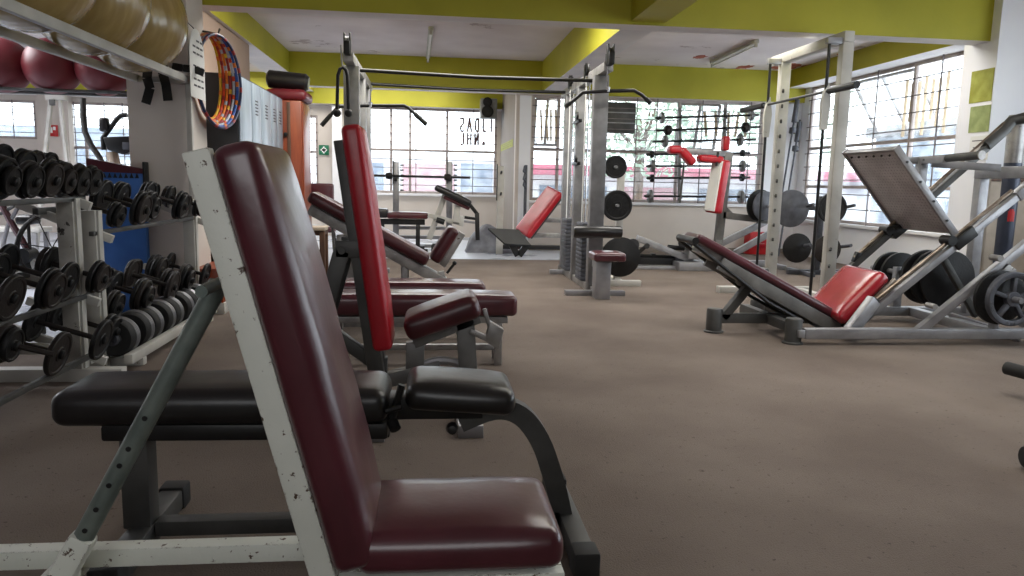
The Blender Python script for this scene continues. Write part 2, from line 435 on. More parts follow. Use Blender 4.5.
w5 = window('window_5', 'y', 1.78, 6.05, .9, 2.74, [ax(558, YF), ax(603, YF), ax(678, YF), ax(724, YF)], [1.8], fr3(.9, 2.74, 10), [ax(635, YF), ax(655, YF), ax(700, YF), ax(748, YF)], YF,
       sash=[(1.86, 2.28, 1.86, 2.68, .3), (4.5, 5.24, 1.86, 2.68, .28)])
w6 = window('window_6', 'x', 9.0, 13.1, .66, 3.0, [11.95, 10.2], [1.92, 1.25], fr3(.66, 3.0, 10), [12.5, 11.0, 9.55], XR, sash=[(10.3, 11.85, 2.0, 2.92, .55)])
w7 = window('window_7', 'x', .8, 6.6, .9, 2.8, [2.3, 3.7, 5.1], [1.9], fr3(.9, 2.8, 8), [1.5, 3.0, 4.4, 5.9], XR)
# dark louvred panel in the right back window
mb = MB()
x0, x1 = ax(604, YF), ax(634, YF)
mb.box(x0, x1, YF-.02, YF+.04, 2.12, 2.66, bev=.004)
mb.mi = 1
for k in (1, 2): mb.box(x0, x1, YF-.03, YF-.015, 2.12+.18*k-.012, 2.12+.18*k+.012, bev=.003)
mb.build('louvre_panel', ['charcoal', 'silver'], w5)

# lettering on the panes (thin paint on the inside of the glass)
def strokes(name, m, lines, w, fn, label, cat, par=None):
    mb = MB()
    for ln in lines:
        for p, q in zip(ln[:-1], ln[1:]): mb.beam(fn(*p), fn(*q), .004, w, up=(0.3, .2, 1) if abs(p[0]-q[0]) > abs(p[1]-q[1]) else (1, .01, 0), bev=0)
    return plab(mb.build(name, m, par), label)
G = {'S': [[(1, .85), (.6, 1), (.15, .85), (.15, .6), (.8, .42), (.9, .15), (.5, 0), (.05, .12)]], 'A': [[(0, 0), (.5, 1), (1, 0)], [(.2, .38), (.8, .38)]],
     'U': [[(.1, 1), (.1, .2), (.5, 0), (.9, .2), (.9, 1)]], 'N': [[(.1, 0), (.1, 1), (.9, 0), (.9, 1)]], 'H': [[(.1, 0), (.1, 1)], [(.9, 0), (.9, 1)], [(.1, .5), (.9, .5)]],
     'L': [[(.1, 1), (.1, .1), (.9, 0)]], 'D': [[(.1, 0), (.1, 1), (.7, .85), (.9, .5), (.7, .12), (.1, 0)]], 'J': [[(.7, 1), (.7, .2), (.35, 0), (.05, .15)]], 'I': [[(.5, 0), (.5, 1)]],
     '(': [[(.8, 1), (.3, .7), (.3, .3), (.8, 0)]], '.': [[(.3, .05), (.5, .3), (.75, .1), (.5, 0), (.3, .05)]], 'O': [[(.5, 0), (.1, .3), (.1, .7), (.5, 1), (.9, .7), (.9, .3), (.5, 0)]]}
def word(txt, x0, dx, w, zl, h, mirror, yy):
    out = []
    for i, ch in enumerate(txt):
        for ln in G.get(ch, []):
            out.append([(x0+i*dx+((1-u) if mirror else u)*w, zl+v*h, yy) for u, v in ln])
    return out
Yg = YL+.035
rows = word('SADJI', ax(460, YL), .155, .085, zz(470, 132, YL), .3, True, Yg)+word('LHN.', ax(460, YL), .155, .085, zz(470, 145, YL), .26, True, Yg)
strokes('window_lettering', 'ink_red', rows, .04, lambda a, z, y: V((a, y, z)), 'two rows of dark reversed letters painted on the pane below the wall speaker', 'lettering', w4)
Yg = YF+.035
rows = [[(ax(x, YF), 2.55, Yg), (ax(x+d, YF), 2.12, Yg)] for x, d in ((703, 3), (714, 2), (727, 1), (737, -2), (745, 0))]
strokes('window_lettering', 'cream_ink', rows, .05, lambda a, z, y: V((a, y, z)), 'pale cream painted strokes of lettering on the pane behind the wall barbells', 'lettering', w5)
rows = [[(ax(x, YF), 2.5, Yg), (ax(x+d, YF), 1.95, Yg)] for x, d in ((540, 2), (545, 3), (550, 1), (555, 1))]
strokes('window_lettering', 'cream_ink', rows, .035, lambda a, z, y: V((a, y, z)), 'pale painted strokes on the narrow pane right of the wall pilaster', 'lettering', w5)
rows = [[(9.5+.145*i, 2.72 if i % 3 else 2.78, XR+.035), (9.5+.145*i+.02*(i % 2), 1.98+.1*(i % 3), XR+.035)] for i in range(7)]
strokes('window_lettering', 'cream_ink', rows, .05, lambda a, z, x: V((x, a, z)), 'cream vertical strokes of lettering on the side window beside the column posters', 'lettering', w6)

# ------------------------------------------------------------------ outdoors
mb = MB(); mb.box(-40, 45, 17.5, 60, -2.6, -2.5, bev=0); struct(mb.build('ground', 'ext_ground'))
def building(label, x0, x1, y0, zt, wall, bands, roof):
    b = thing('roadside_building', label, 'building', ((x0+x1)/2, y0+1.5, -2.5))
    mb = MB(); mb.box(x0, x1, y0, y0+3, -2.5, zt, bev=0); mb.build('wall', wall, b)
    for (a, c, zl, zh, m) in bands:
        mb = MB(); mb.box(a, c, y0-.06, y0-.001, zl, zh, bev=0); mb.build('shutter', m, b)
    if roof:
        mb = MB(); mb.box(x0-.2, x1+.2, y0-.4, y0+3.2, zt+.002, zt+.3, bev=.02); mb.build('roof', roof, b)
    return b
building('low white shopfront with grey and pink roller shutters, beyond the left-hand windows', -3.6, 2.2, 25, 2.0, 'ext_white', [(-2.5, -1.5, -1, 1.75, 'ext_grey'), (-.9, .8, -1, 1.75, 'ext_pink'), (1.0, 2.05, -1, 1.8, 'ext_grey')], None)
building('long pale building under a red roof edge, beyond the barbell window', 2.5, 13.5, 22, 1.45, 'ext_white', [(3.2, 5.2, -1, 1.15, 'ext_grey'), (5.7, 7.4, -1, 1.15, 'ext_pink'), (8, 10, -1, 1.15, 'ext_grey')], 'ext_red')
building('grey block seen through the far left windows', -15, -7, 23, 2.5, 'ext_grey', [(-14.3, -12.4, 1.9, 2.35, 'ext_white'), (-9.2, -8, .5, 1.6, 'ext_white')], None)
building('dark roofed house beyond the right side window', 12, 18, 16.5, 2.6, 'ext_grey', [(12.6, 14.2, .2, 1.6, 'ext_white')], 'charcoal')
mb = MB(); mb.box(11.99, 16, 14, 16.3, -2.5, 1.0, bev=0); tag(mb.build('garden_wall', 'ext_white'), 'low white garden wall outside the right side window', 'wall')
def tree(label, x, y, zc, r, n, seed):
    t = thing('street_tree', label, 'tree', (x, y, -2.5), 'trees outside the windows')
    rd = random.Random(seed)
    mb = MB(); mb.tube([(x, y, -2.5), (x+.1, y, zc-r*.6), (x+.05, y+.1, zc)], [.16, .12, .06], 8)
    for k in range(5):
        a = rd.uniform(0, 6.28); mb.tube([(x+.1, y, zc-r*.6), (x+math.cos(a)*r*.7, y+math.sin(a)*r*.5, zc+rd.uniform(0, r*.6))], [.06, .02], 6)
    mb.build('trunk', 'bark', t)
    mb = MB()
    for k in range(n):
        d = V((rd.gauss(0, 1), rd.gauss(0, 1), rd.gauss(0, 1))).normalized()*r*rd.uniform(.25, 1)**.6
        c = V((x, y, zc))+V((d.x*1.25, d.y, d.z)); s_ = rd.uniform(.07, .15)
        u = V((rd.uniform(-1, 1), rd.uniform(-1, 1), rd.uniform(-1, 1))).normalized(); w = u.orthogonal().normalized()
        vs = [mb.bm.verts.new(c+u*s_*a+w*s_*.55*b) for a, b in ((-1, 0), (0, -1), (1, 0), (0, 1))]
        mb.bm.faces.new(vs)
    mb.build('foliage', 'leaf', t)
tree('pale green leafy tree behind the dark louvre panel window', 5.3, 19.2, 2.9, 1.6, 1300, 1)
tree('pale green tree behind the barbell rack window', 9.4, 19.4, 3.2, 1.5, 1100, 2)
tree('pale green tree beyond the wide left window near the elliptical trainer', -6.0, 20.5, 2.2, 1.2, 700, 3)
tree('pale green tree outside the right side window', 15.5, 12.2, 3.0, 1.6, 900, 4)

# ------------------------------------------------------------------ light
w = bpy.data.worlds.new('sky'); scn.world = w; w.use_nodes = True
bg = w.node_tree.nodes['Background']; bg.inputs[0].default_value = (.86, .93, 1, 1); bg.inputs[1].default_value = 2.6
def portal(loc, rot, sx, sy):
    l = bpy.data.lights.new('window_portal', 'AREA'); l.shape = 'RECTANGLE'; l.size = sx; l.size_y = sy
    l.cycles.is_portal = True
    o = bpy.data.objects.new('window_portal', l); COL.objects.link(o); o.location = loc; o.rotation_euler = rot
portal((0, YL+.25, 1.8), (-PI/2, 0, 0), 3, 1.9)
portal((3.9, YF+.25, 1.8), (-PI/2, 0, 0), 4.4, 1.9)
portal((-6, YL+.25, 1.8), (-PI/2, 0, 0), 3.6, 1.8)
portal((XR+.25, 11.05, 1.8), (PI/2, 0, PI/2), 4.2, 2.4)
def area(name, loc, rot, sx, sy, e, col=(1, .97, .93)):
    l = bpy.data.lights.new(name, 'AREA'); l.shape = 'RECTANGLE'; l.size = sx; l.size_y = sy; l.energy = e; l.color = col
    o = bpy.data.objects.new(name, l); COL.objects.link(o); o.location = loc; o.rotation_euler = rot
    return o
def strip_light(label, p0, p1):
    p0, p1 = V(p0), V(p1); d = (p1-p0).normalized(); s = d.cross(V((0, 0, 1)))
    t = thing('strip_light', label, 'light', (p0+p1)/2)
    mb = MB(); mb.beam(p0+V((0, 0, -.03)), p1+V((0, 0, -.02)), .07, .05, bev=.006); mb.build('housing', 'white_paint', t)
    mb = MB(); mb.tube([p0+V((0, 0, -.085))+d*.03, p1+V((0, 0, -.085))-d*.03], .016, 10); mb.build('fluorescent_tube', 'tube_light', t)
    mb = MB()
    for q in (p0+d*.03, p1-d*.03): mb.box(q.x-.02, q.x+.02, q.y-.02, q.y+.02, CE-.11, CE-.058)
    mb.build('lamp_holder', 'white_paint', t)
strip_light('fluorescent tube fitting on the ceiling above the left cable tower', A(431, 26, Z=CE), A(428, 56, Z=CE))
strip_light('fluorescent tube fitting on the ceiling between the cable tower and the smith machine', A(757, 39, Z=CE), A(712, 61, Z=CE))
# daylight from the unseen side of the room and added fill lights that stand for no real lamp
portal((XR+.25, 3.7, 1.85), (PI/2, 0, PI/2), 5.8, 1.9)
area('fill_left', (-7.5, 8.6, 3.22), (0, 0, 0), 5, 1.4, 170, (.95, .97, 1))  # fill light added under the ceiling for the left of the room
area('fill_middle', (0, 8.5, 3.22), (0, 0, 0), 3, 1.2, 72)  # added fill, kept out of sight behind the near beam
area('fill_right', (3.6, 8.5, 3.22), (0, 0, 0), 3, 1.2, 50)  # added fill for the machines on the right, also behind the beam
area('fill_behind', (-.6, -2.6, 2.3), (PI*.42, 0, 0), 3.2, 1.4, 21, (.97, .98, 1))  # added fill from behind the camera, brightens the near bench frame
area('fill_near', (2.6, 4.2, 3.22), (0, 0, 0), 2.4, 2.4, 50)  # fill added over the foreground, above the view
area('fill_end', (-2, 15, 3.22), (0, 0, 0), 5, 1.2, 60)  # added fill for the far end, out of sight behind the far beam
# ================================================================== FOREGROUND BENCHES
def X3(x, y, z): return V((x, y, z))
# ---- chipped white bench with maroon upholstery
b = thing('incline_bench', 'nearest bench, upright maroon back and seat on a chipped white frame', 'bench', (-.2, 1.58, 0))
YN, YFR = 1.42, 1.72                          # near and far sides
t0, t1 = A(195, 150, Y=YN), A(322, 575, Y=YN) # centre line of the near upright
t0.y = t1.y = 0
dr = (t0-t1).normalized()                     # up along the back
nr = V((dr.z, 0, -dr.x))                      # out of the back towards the sitter
L_ = (t0-t1).length
mb = MB()
for y in (YN+.012, YFR-.012):
    p, q = t1.copy(), t0.copy(); p.y = q.y = y
    mb.beam(p-dr*.02, q, .03, .05, up=nr, bev=.004)
for k in (.12, .93):
    p = t1+dr*L_*k
    mb.beam((p.x, YN+.03, p.z), (p.x, YFR-.03, p.z), .03, .05, up=nr)
mb.build('back_frame', 'white_chip', b)
mb = MB()
c = t1+dr*(L_*.5-.006)+nr*(.024+.042); c.y = (YN+YFR)/2-.005
mb.pad(c, dr*(L_*.5+.004), V((0, (YFR-YN)/2+.012, 0)), nr*.043, r=.028, puff=.02, wob=.003)
mb.build('backrest', 'maroon', b)
mb = MB()
sx0, sx1 = A(352, 570, Y=YN).x, A(563, 560, Y=YN).x
mb.pad(((sx0+sx1)/2+.004, (YN+YFR)/2, .456), V(((sx1-sx0)/2, 0, 0)), V((0, (YFR-YN)/2+.008, 0)), V((0, 0, .042)), r=.032, puff=.016, wob=.002)
mb.build('seat', 'maroon', b)
mb = MB()
mb.box(sx0-.03, sx1+.005, YN, YN+.035, .366, .411); mb.box(sx0-.03, sx1+.005, YFR-.035, YFR, .366, .411)
mb.box(sx1-.03, sx1+.005, YN+.035, YFR-.035, .366, .411); mb.box(sx0-.03, sx0+.005, YN+.035, YFR-.035, .366, .411)
mb.build('seat_frame', 'white_chip', b)
mb = MB()
mb.box(-1.02, sx1-.05, YFR-.045, YFR, .32, .364); mb.box(-1.02, sx1-.05, YN, YN+.045, .28, .325)
mb.box(-1.02, -.975, YN+.045, YFR-.045, .28, .325)
mb.build('base_rail', 'white_chip', b)
for (x, y) in ((-1.0, YFR-.022), (-1.0, YN+.022), (sx1-.1, YFR-.022), (sx1-.1, YN+.022)):
    mb = MB(); mb.beam((x, y, 0), (x, y, .32 if y > 1.6 else .28), .045, .045, up=(1, 0, 0)); mb.build('leg', 'white_chip', b)
mb = MB()                                      # adjusting strut with holes
s0, s1 = A(219, 283, Y=1.57), A(58, 585, Y=1.57)
mb.tube([s0, s1], .021, 16)
st = mb.build('adjusting_strut', 'grey_green', b)
mb = MB(); d = (s1-s0)
side = V((0, -1, 0))
for k in (.43, .53, .585, .65, .73, .80, .855, .93):
    p = s0+d*k; mb.cyl(p+side*.0185, p+side*.0225, .0055, n=10)
mb.build('pin_hole', 'black_paint', st)
mb = MB(); mb.beam(s1+V((.06, .0, .11)), s1+V((-.02, 0, -.03)), .05, .05, bev=.01); mb.tube([s1+V((-.01, -.05, -.0)), s1+V((-.01, .06, 0))], .032, 14)
mb.build('strut_socket', 'white_chip', b)
mb = MB(); mb.tube([(s0.x, YN+.03, s0.z), (s0.x, YFR-.03, s0.z)], .012, 10); mb.build('pivot_rod', 'grey_green', b)
mb = MB(); mb.tube([(s1.x-.01, YN+.02, s1.z-.03), (s1.x-.01, YFR-.02, s1.z-.03)], .016, 10); mb.build('cross_tube', 'white_chip', b)

# ---- black adjustable bench behind it
b = thing('adjustable_bench', 'low black adjustable bench lying flat behind the nearest maroon bench', 'bench', (-.3, 2.45, 0))
yc = 2.44
def bpad(name, poly, hw, m, parent, r=.03):
    """pad whose side outline is given by left/right, top/bottom points"""
    pass
mb = MB()                                      # long back pad, a little tilted
p0, p1 = A(46, 392, Y=2.3), A(388, 388, Y=2.3); p0.y = p1.y = yc
p0.z -= .06; p1.z -= .066
d = (p1-p0).normalized(); n_ = V((-d.z, 0, d.x))
mb.pad((p0+p1)/2, (p1-p0)/2, V((0, .15, 0)), n_*.055, r=.042, puff=.01)
mb.build('back_pad', 'black_vinyl', b)
mb = MB(); mb.beam(p0+d*.14-n_*.075, p1-n_*.08, .26, .055, up=n_, bev=.012); mb.beam(p0+d*.3-n_*.105, p1-n_*.11, .06, .05, up=n_, bev=.006)
mb.build('pad_board', 'black_paint', b)
q0, q1 = A(405, 388, Y=2.3), A(517, 394, Y=2.3); q0.y = q1.y = yc; q0.z -= .036; q1.z -= .04
d2 = (q1-q0).normalized(); n2 = V((-d2.z, 0, d2.x))
mb = MB(); mb.pad((q0+q1)/2, (q1-q0)/2, V((0, .14, 0)), n2*.042, r=.036, puff=.016); mb.build('seat', 'black_vinyl', b)
mb = MB()                                      # seat spine and curved front leg
mb.beam((p1.x-.62, yc, .462), (q1.x-.1, yc, .462), .1, .075, bev=.006)
mb.prism([(q0.x+.02, yc-.02, q0.z-.05), (q1.x-.04, yc-.02, q1.z-.055), (q1.x-.17, yc-.02, .44), (q0.x+.08, yc-.02, .435)], (0, .04, 0))
mb.build('spine', 'black_paint', b)
a0, a1, a2 = A(462, 408, Y=2.4), A(535, 418, Y=2.4), A(577, 540, Y=2.4)
cp = [A(460, 424, Y=2.4), A(495, 411, Y=2.4), A(521, 417, Y=2.4), A(540, 441, Y=2.4), A(553, 476, Y=2.4), A(562, 512, Y=2.4), A(569, 548, Y=2.4)]
mb = MB()
pts = []
for i in range(len(cp)-1):
    for k in range(4):
        t = k/4; P0, P1, P2, P3 = cp[max(0, i-1)], cp[i], cp[i+1], cp[min(len(cp)-1, i+2)]
        pts.append(.5*((2*P1)+(P2-P0)*t+(2*P0-5*P1+4*P2-P3)*t*t+(3*P1-P0-3*P2+P3)*t**3))
pts.append(cp[-1])
prev = None
for i, p in enumerate(pts):
    tg = (pts[min(i+1, len(pts)-1)]-pts[max(i-1, 0)]).normalized(); nn = V((-tg.z, 0, tg.x))
    ring = [mb.bm.verts.new(V((p.x, yc, p.z))+nn*a*.034+V((0, bb*.03, 0))) for a, bb in ((-1, -1), (1, -1), (1, 1), (-1, 1))]
    if prev:
        for j in range(4): mb.bm.faces.new((prev[j], prev[(j+1) % 4], ring[(j+1) % 4], ring[j]))
    else: mb.bm.faces.new(ring[::-1])
    prev = ring
mb.bm.faces.new(prev)
bmesh.ops.recalc_face_normals(mb.bm, faces=mb.bm.faces[:])
lg = mb.build('front_leg', 'charcoal', b)
fx = cp[-1].x+.0
mb = MB(); mb.beam((fx, yc-.25, .04), (fx, yc+.25, .04), .07, .07, bev=.006); ft = mb.build('foot_bar', 'charcoal', b)
for y in (yc-.29, yc+.29):
    mb = MB(); mb.box(fx-.042, fx+.042, y-.045, y+.045, 0, .088, bev=.012); mb.build('end_cap', 'rubber', ft)
rx = A(142, 500, Y=2.45).x
mb = MB(); mb.beam((rx, yc, .07), (rx, yc, .445), .085, .085, up=(1, 0, 0)); mb.build('rear_leg', 'charcoal', b)
mb = MB(); mb.beam((rx+.01, yc-.27, .04), (rx+.01, yc+.27, .04), .075, .07, bev=.006); ft = mb.build('foot_bar', 'charcoal', b)
for y in (yc-.29, yc+.29):
    mb = MB(); mb.box(rx-.035, rx+.055, y-.04, y+.04, 0, .085, bev=.01); mb.build('end_cap', 'rubber', ft)
mb = MB(); mb.beam((rx+.05, yc, .06), (fx-.03, yc, .06), .06, .05); mb.build('base_rail', 'charcoal', b)
mb = MB(); g = A(392, 402, Y=2.3); mb.tube([g+V((.0, .02, -.06)), g+V((.03, .02, .05))], .012, 8); mb.tube([g+V((-.02, .0, -.03)), g+V((.03, .0, -.015))], .01, 8); mb.lathe(g+V((.0, .02, -.07)), (.3, -.6, -.5), [(.0, -.005), (.018, 0), (.018, .03), (0, .035)], 14)
mb.build('adjuster_pin', 'iron', b)
mb = MB(); g = A(452, 427, Y=2.38); mb.lathe(g, (0, -1, 0), [(0, 0), (.018, 0), (.02, .015), (.014, .035), (0, .04)], 16); mb.build('knob', 'black_paint', b)

# ---- red-backed shoulder press bench
b = thing('shoulder_press_bench', 'upright bench with a tall bright red back and a tilted maroon seat', 'bench', (-.1, 3.65, 0))
yc = 3.65; Y0 = 3.5
u0, u1 = A(350, 124, Y=Y0), A(383, 352, Y=Y0); u0.y = u1.y = yc
d = (u0-u1).normalized(); n_ = V((d.z, 0, -d.x)); Lr = (u0-u1).length
mb = MB(); mb.pad((u0+u1)/2, d*Lr/2, V((0, .15, 0)), n_*.046, r=.028, puff=.014, wob=.003); mb.build('backrest', 'red_vinyl', b)
f0, f1 = A(342, 140, Y=Y0+.05), A(376, 372, Y=Y0+.05); f0.y = f1.y = yc
mb = MB(); mb.beam(f1-d*.06, f0, .24, .075, up=n_, bev=.006)
mb.beam(f1-d*.06, f0-d*.05, .07, .085, up=n_, bev=.006); mb.build('back_frame', 'charcoal', b)
s0, s1 = A(407, 332, Y=Y0), A(478, 307, Y=Y0); s0.y = s1.y = yc
d2 = (s1-s0).normalized(); n2 = V((-d2.z, 0, d2.x))
mb = MB(); mb.pad((s0+s1)/2, d2*((s1-s0).length/2+.01), V((0, .16, 0)), n2*.055, r=.04, puff=.015); mb.build('seat', 'maroon_dark', b)
mb = MB(); mb.beam(s0-n2*.085-d2*.0, s1-n2*.075-d2*.01, .07, .055, up=n2); mb.build('seat_rail', 'grey_paint', b)
mb = MB()
bx0 = f1.x-.0; fz = .12
mb.beam((s0.x+.035, yc, .25), (s0.x+.035, yc, s0.z-.08), .09, .06, up=(0, 1, 0)); mb.build('seat_post', 'grey_paint', b)
mb = MB(); mb.beam((f1.x-.05, yc, .2), (s0.x+.16, yc, .29), .07, .07); mb.build('link_rail', 'grey_paint', b)
mb = MB(); mb.beam((s1.x-.02, yc, .06), (s1.x-.055, yc, s1.z-.075), .09, .07, up=(0, 1, 0)); mb.build('front_post', 'grey_paint', b)
mb = MB(); mb.beam((f1.x+.0, yc, .06), (f1.x+.005, yc, f1.z+.05), .09, .07, up=(0, 1, 0)); mb.build('rear_post', 'charcoal', b)
fp = A(471, 436, Z=.02)
mb = MB(); mb.box(s1.x-.09, s1.x+.03, yc-.24, yc+.24, 0, .06); mb.build('front_foot', 'silver', b)
mb = MB(); mb.box(f1.x-.04, f1.x+.05, yc-.28, yc+.28, 0, .06); mb.build('rear_foot', 'silver', b)
mb = MB()
g0, g1 = A(341, 251, Y=Y0), A(322, 318, Y=Y0)
for y in (yc-.12, yc+.12):
    mb = MB(); mb.beam((g0.x, y, g0.z), (g1.x-.02, y, g1.z-.08), .012, .075, up=(1, 0, .2))
    mb.beam((g0.x-.03, y, g0.z+.005), (g0.x+.11, y, g0.z+.005), .012, .08)
    mb.tube([(g0.x, y-.012, g0.z), (g0.x, y+.012, g0.z)], .018, 12)
    mb.build('adjuster_bracket', 'charcoal', b)
mb = MB(); mb.tube([(g0.x, yc-.13, g0.z), (g0.x, yc+.13, g0.z)], .012, 10); mb.build('pivot_rod', 'grey_paint', b)
mb = MB(); mb.beam((g1.x-.02, yc, g1.z-.06), (f1.x, yc, .3), .06, .06); mb.beam((g1.x-.02, yc-.13, g1.z-.06), (g1.x-.02, yc+.13, g1.z-.06), .04, .04); mb.build('rear_stay', 'charcoal', b)
mb = MB()
g = A(490, 322, Y=Y0+.1); mb.tube(arc((s0.x+.17, yc, .12), .2, PI*.85, PI*.08, (1, 0, 0), (0, 0, 1), 12), .022, 8); mb.build('curved_brace', 'silver', b)
mb = MB(); mb.obox((s1.x+.09, yc-.02, s1.z-.16), (.035, 0, -.02), (0, .03, 0), (.012, 0, .05)); mb.beam((s1.x+.04, yc-.02, s1.z-.03), (s1.x+.09, yc-.02, s1.z-.2), .03, .02); mb.beam((s1.x-.03, yc-.02, s1.z-.14), (s1.x+.1, yc-.02, s1.z-.2), .05, .025); mb.build('knee_bracket', 'silver_worn', b)

# ---- two flat maroon benches
def flat_bench(label, x0, x1, y0, y1, zt, th, frame, lx):
    b = thing('flat_bench', label, 'bench', ((x0+x1)/2, (y0+y1)/2, 0), 'flat maroon benches')
    ym = (y0+y1)/2
    mb = MB(); mb.pad(((x0+x1)/2, ym, zt-th/2), V(((x1-x0)/2, 0, 0)), V((0, (y1-y0)/2, 0)), V((0, 0, th/2)), r=.035, puff=.012); mb.build('seat', 'maroon', b)
    mb = MB(); mb.box(x0+.02, x1-.06, y0+.03, y1-.03, zt-th-.048, zt-th-.006); mb.build('seat_frame', frame, b)
    for x in (x0+.12, lx):
        for y in (y0+.055, y1-.055):
            mb = MB(); mb.beam((x, y, 0), (x, y, zt-th-.05), .05, .05, up=(1, 0, 0)); mb.build('leg', frame, b)
        mb = MB(); mb.beam((x, y0+.08, .07), (x, y1-.08, .07), .04, .04); mb.build('stretcher', frame, b)
    mb = MB(); mb.beam((x0+.14, ym, .1), (lx-.02, ym, .1), .04, .04); mb.build('base_rail', frame, b)
flat_bench('nearer flat maroon bench, directly behind the tilted maroon seat', -.72, A(518, 300, Y=4.8).x, 4.8, 5.1, A(400, 296, Y=4.8).z, .135, 'silver_worn', A(499, 300, Y=4.85).x)
flat_bench('farther flat maroon bench, half hidden behind the nearer one', -.82, A(486, 285, Y=5.6).x, 5.6, 5.9, A(400, 283.5, Y=5.6).z, .1, 'silver_worn', A(470, 300, Y=5.6).x)

# ---- maroon incline bench with raised seat
b = thing('incline_bench', 'grey incline bench with long sloping maroon back and raised maroon seat, before the preacher bench', 'bench', (-.4, 6.6, 0))
yc = 6.6; Y0 = 6.45
r0, r1 = A(308, 196, Y=Y0), A(428, 262, Y=Y0); r0.y = r1.y = yc
d = (r1-r0).normalized(); n_ = V((-d.z, 0, d.x))
mb = MB(); mb.pad((r0+r1)/2-n_*.0, (r1-r0)/2, V((0, .14, 0)), n_*.05, r=.035, puff=.012); mb.build('backrest', 'maroon_dark', b)
mb = MB(); mb.beam(r0-n_*.1+d*.05, r1-n_*.1+d*.22, .2, .085, up=n_); mb.build('back_rail', 'silver_worn', b)
q0, q1 = A(434, 262, Y=Y0), A(455, 229, Y=Y0); q0.y = q1.y = yc
d2 = (q1-q0).normalized(); n2 = V((-d2.z, 0, d2.x))
mb = MB(); mb.pad((q0+q1)/2, (q1-q0)/2, V((0, .14, 0)), n2*.05, r=.03, puff=.012); mb.build('seat', 'maroon_dark', b)
mb = MB(); mb.beam(q0-n2*.085, q1-n2*.08, .12, .06, up=n2); mb.build('seat_rail', 'silver_worn', b)
px = A(405, 278, Y=yc).x
mb = MB(); mb.beam((px, yc, .06), (px, yc, A(405, 262, Y=yc).z), .07, .08, up=(0, 1, 0)); mb.build('front_post', 'silver_worn', b)
mb = MB(); mb.beam((r0.x+.25, yc, .06), (r0.x+.25, yc, r0.z-.33), .07, .08, up=(0, 1, 0)); mb.build('rear_post', 'silver_worn', b)
mb = MB(); mb.beam((r0.x+.2, yc, .05), (q0.x+.2, yc, .05), .07, .06); mb.build('base_rail', 'silver_worn', b)
for x in (r0.x+.2, q0.x+.2):
    mb = MB(); mb.box(x-.035, x+.035, yc-.3, yc+.3, 0, .06); mb.build('foot', 'silver_worn', b)
e0 = A(447, 271, Y=yc)
mb = MB(); mb.beam((q0.x+.14, yc, .05), (q0.x+.06, yc, q0.z-.1), .06, .06, up=(0, 1, 0)); mb.build('seat_post', 'silver_worn', b)
mb = MB(); mb.tube([e0+V((.0, 0, -.02)), e0+V((.06, 0, .06))], .012, 8); mb.sphere(e0+V((.065, 0, .07)), .02, 12); mb.build('pull_pin', 'iron', b)
# ================================================================== WEIGHT PLATES (prototypes, axis along local Y, centre at origin)
def plate_mesh(name, R, t, style, m, rim=None):
    mb = MB()
    if style == 'solid':
        mb.lathe((0, -t/2, 0), (0, 1, 0), [(.014, .004), (R*.28, 0), (R*.3, .006), (R*.8, .007), (R*.84, 0), (R*.97, 0), (R, .006), (R, t-.006), (R*.97, t), (R*.84, t), (R*.8, t-.007), (R*.3, t-.006), (R*.28, t), (.014, t-.004)], 40)
        # raised marks around the face
        for i in range(14):
            a = i*2*PI/14
            if i in (3, 10): continue
            for sy in (-1,):
                c = V((math.cos(a)*R*.6, sy*(t/2-.005), math.sin(a)*R*.6))
                mb.obox(c, V((math.cos(a), 0, math.sin(a)))*R*.07, (0, .004, 0), V((-math.sin(a), 0, math.cos(a)))*R*.035, bev=0)
    elif style == 'flat':
        mb.lathe((0, -t/2, 0), (0, 1, 0), [(.014, .003), (R*.2, 0), (R*.24, .005), (R*.95, .004), (R, .009), (R, t-.009), (R*.95, t-.004), (R*.24, t-.005), (R*.2, t), (.014, t-.003)], 40)
    elif style == 'spoke':
        n = 48
        mb.lathe((0, -t/2, 0), (0, 1, 0), [(R*.8, .004), (R*.84, 0), (R*.97, 0), (R, .006), (R, t-.006), (R*.97, t), (R*.84, t), (R*.8, t-.004), (R*.8, .004)], n, cap=False)
        mb.lathe((0, -t/2, 0), (0, 1, 0), [(R*.12, .0), (R*.26, 0), (R*.28, .005), (R*.28, t-.005), (R*.26, t), (R*.12, t), (R*.12, 0)], 24, cap=False)
        for i in range(5):
            a = i*2*PI/5+.3
            u = V((math.cos(a), 0, math.sin(a))); w = V((-math.sin(a), 0, math.cos(a)))
            mb.obox(u*R*.54, u*R*.28, (0, t*.38, 0), w*R*.075, bev=.004)
            for k in (-.16, 0, .16):
                b_ = a+PI/5+k
                mb.obox(V((math.cos(b_), 0, math.sin(b_)))*R*.9+V((0, -t/2, 0)), V((math.cos(b_), 0, math.sin(b_)))*R*.04, (0, .003, 0), V((-math.sin(b_), 0, math.cos(b_)))*R*.02, bev=0)
    return mb
def plate(label, c, R, t=.04, style='solid', m='iron', axis='y', group=None, tilt=0):
    mb = plate_mesh('weight_plate', R, t, style, m)
    o = mb.build('weight_plate', m)
    tag(o, label, 'weight plate', group)
    o.location = c
    o.rotation_euler = (0, 0, 0) if axis == 'y' else (0, 0, PI/2)
    if isinstance(axis, (tuple, list)): o.rotation_euler = V((0, 1, 0)).rotation_difference(V(axis)).to_euler()
    return o

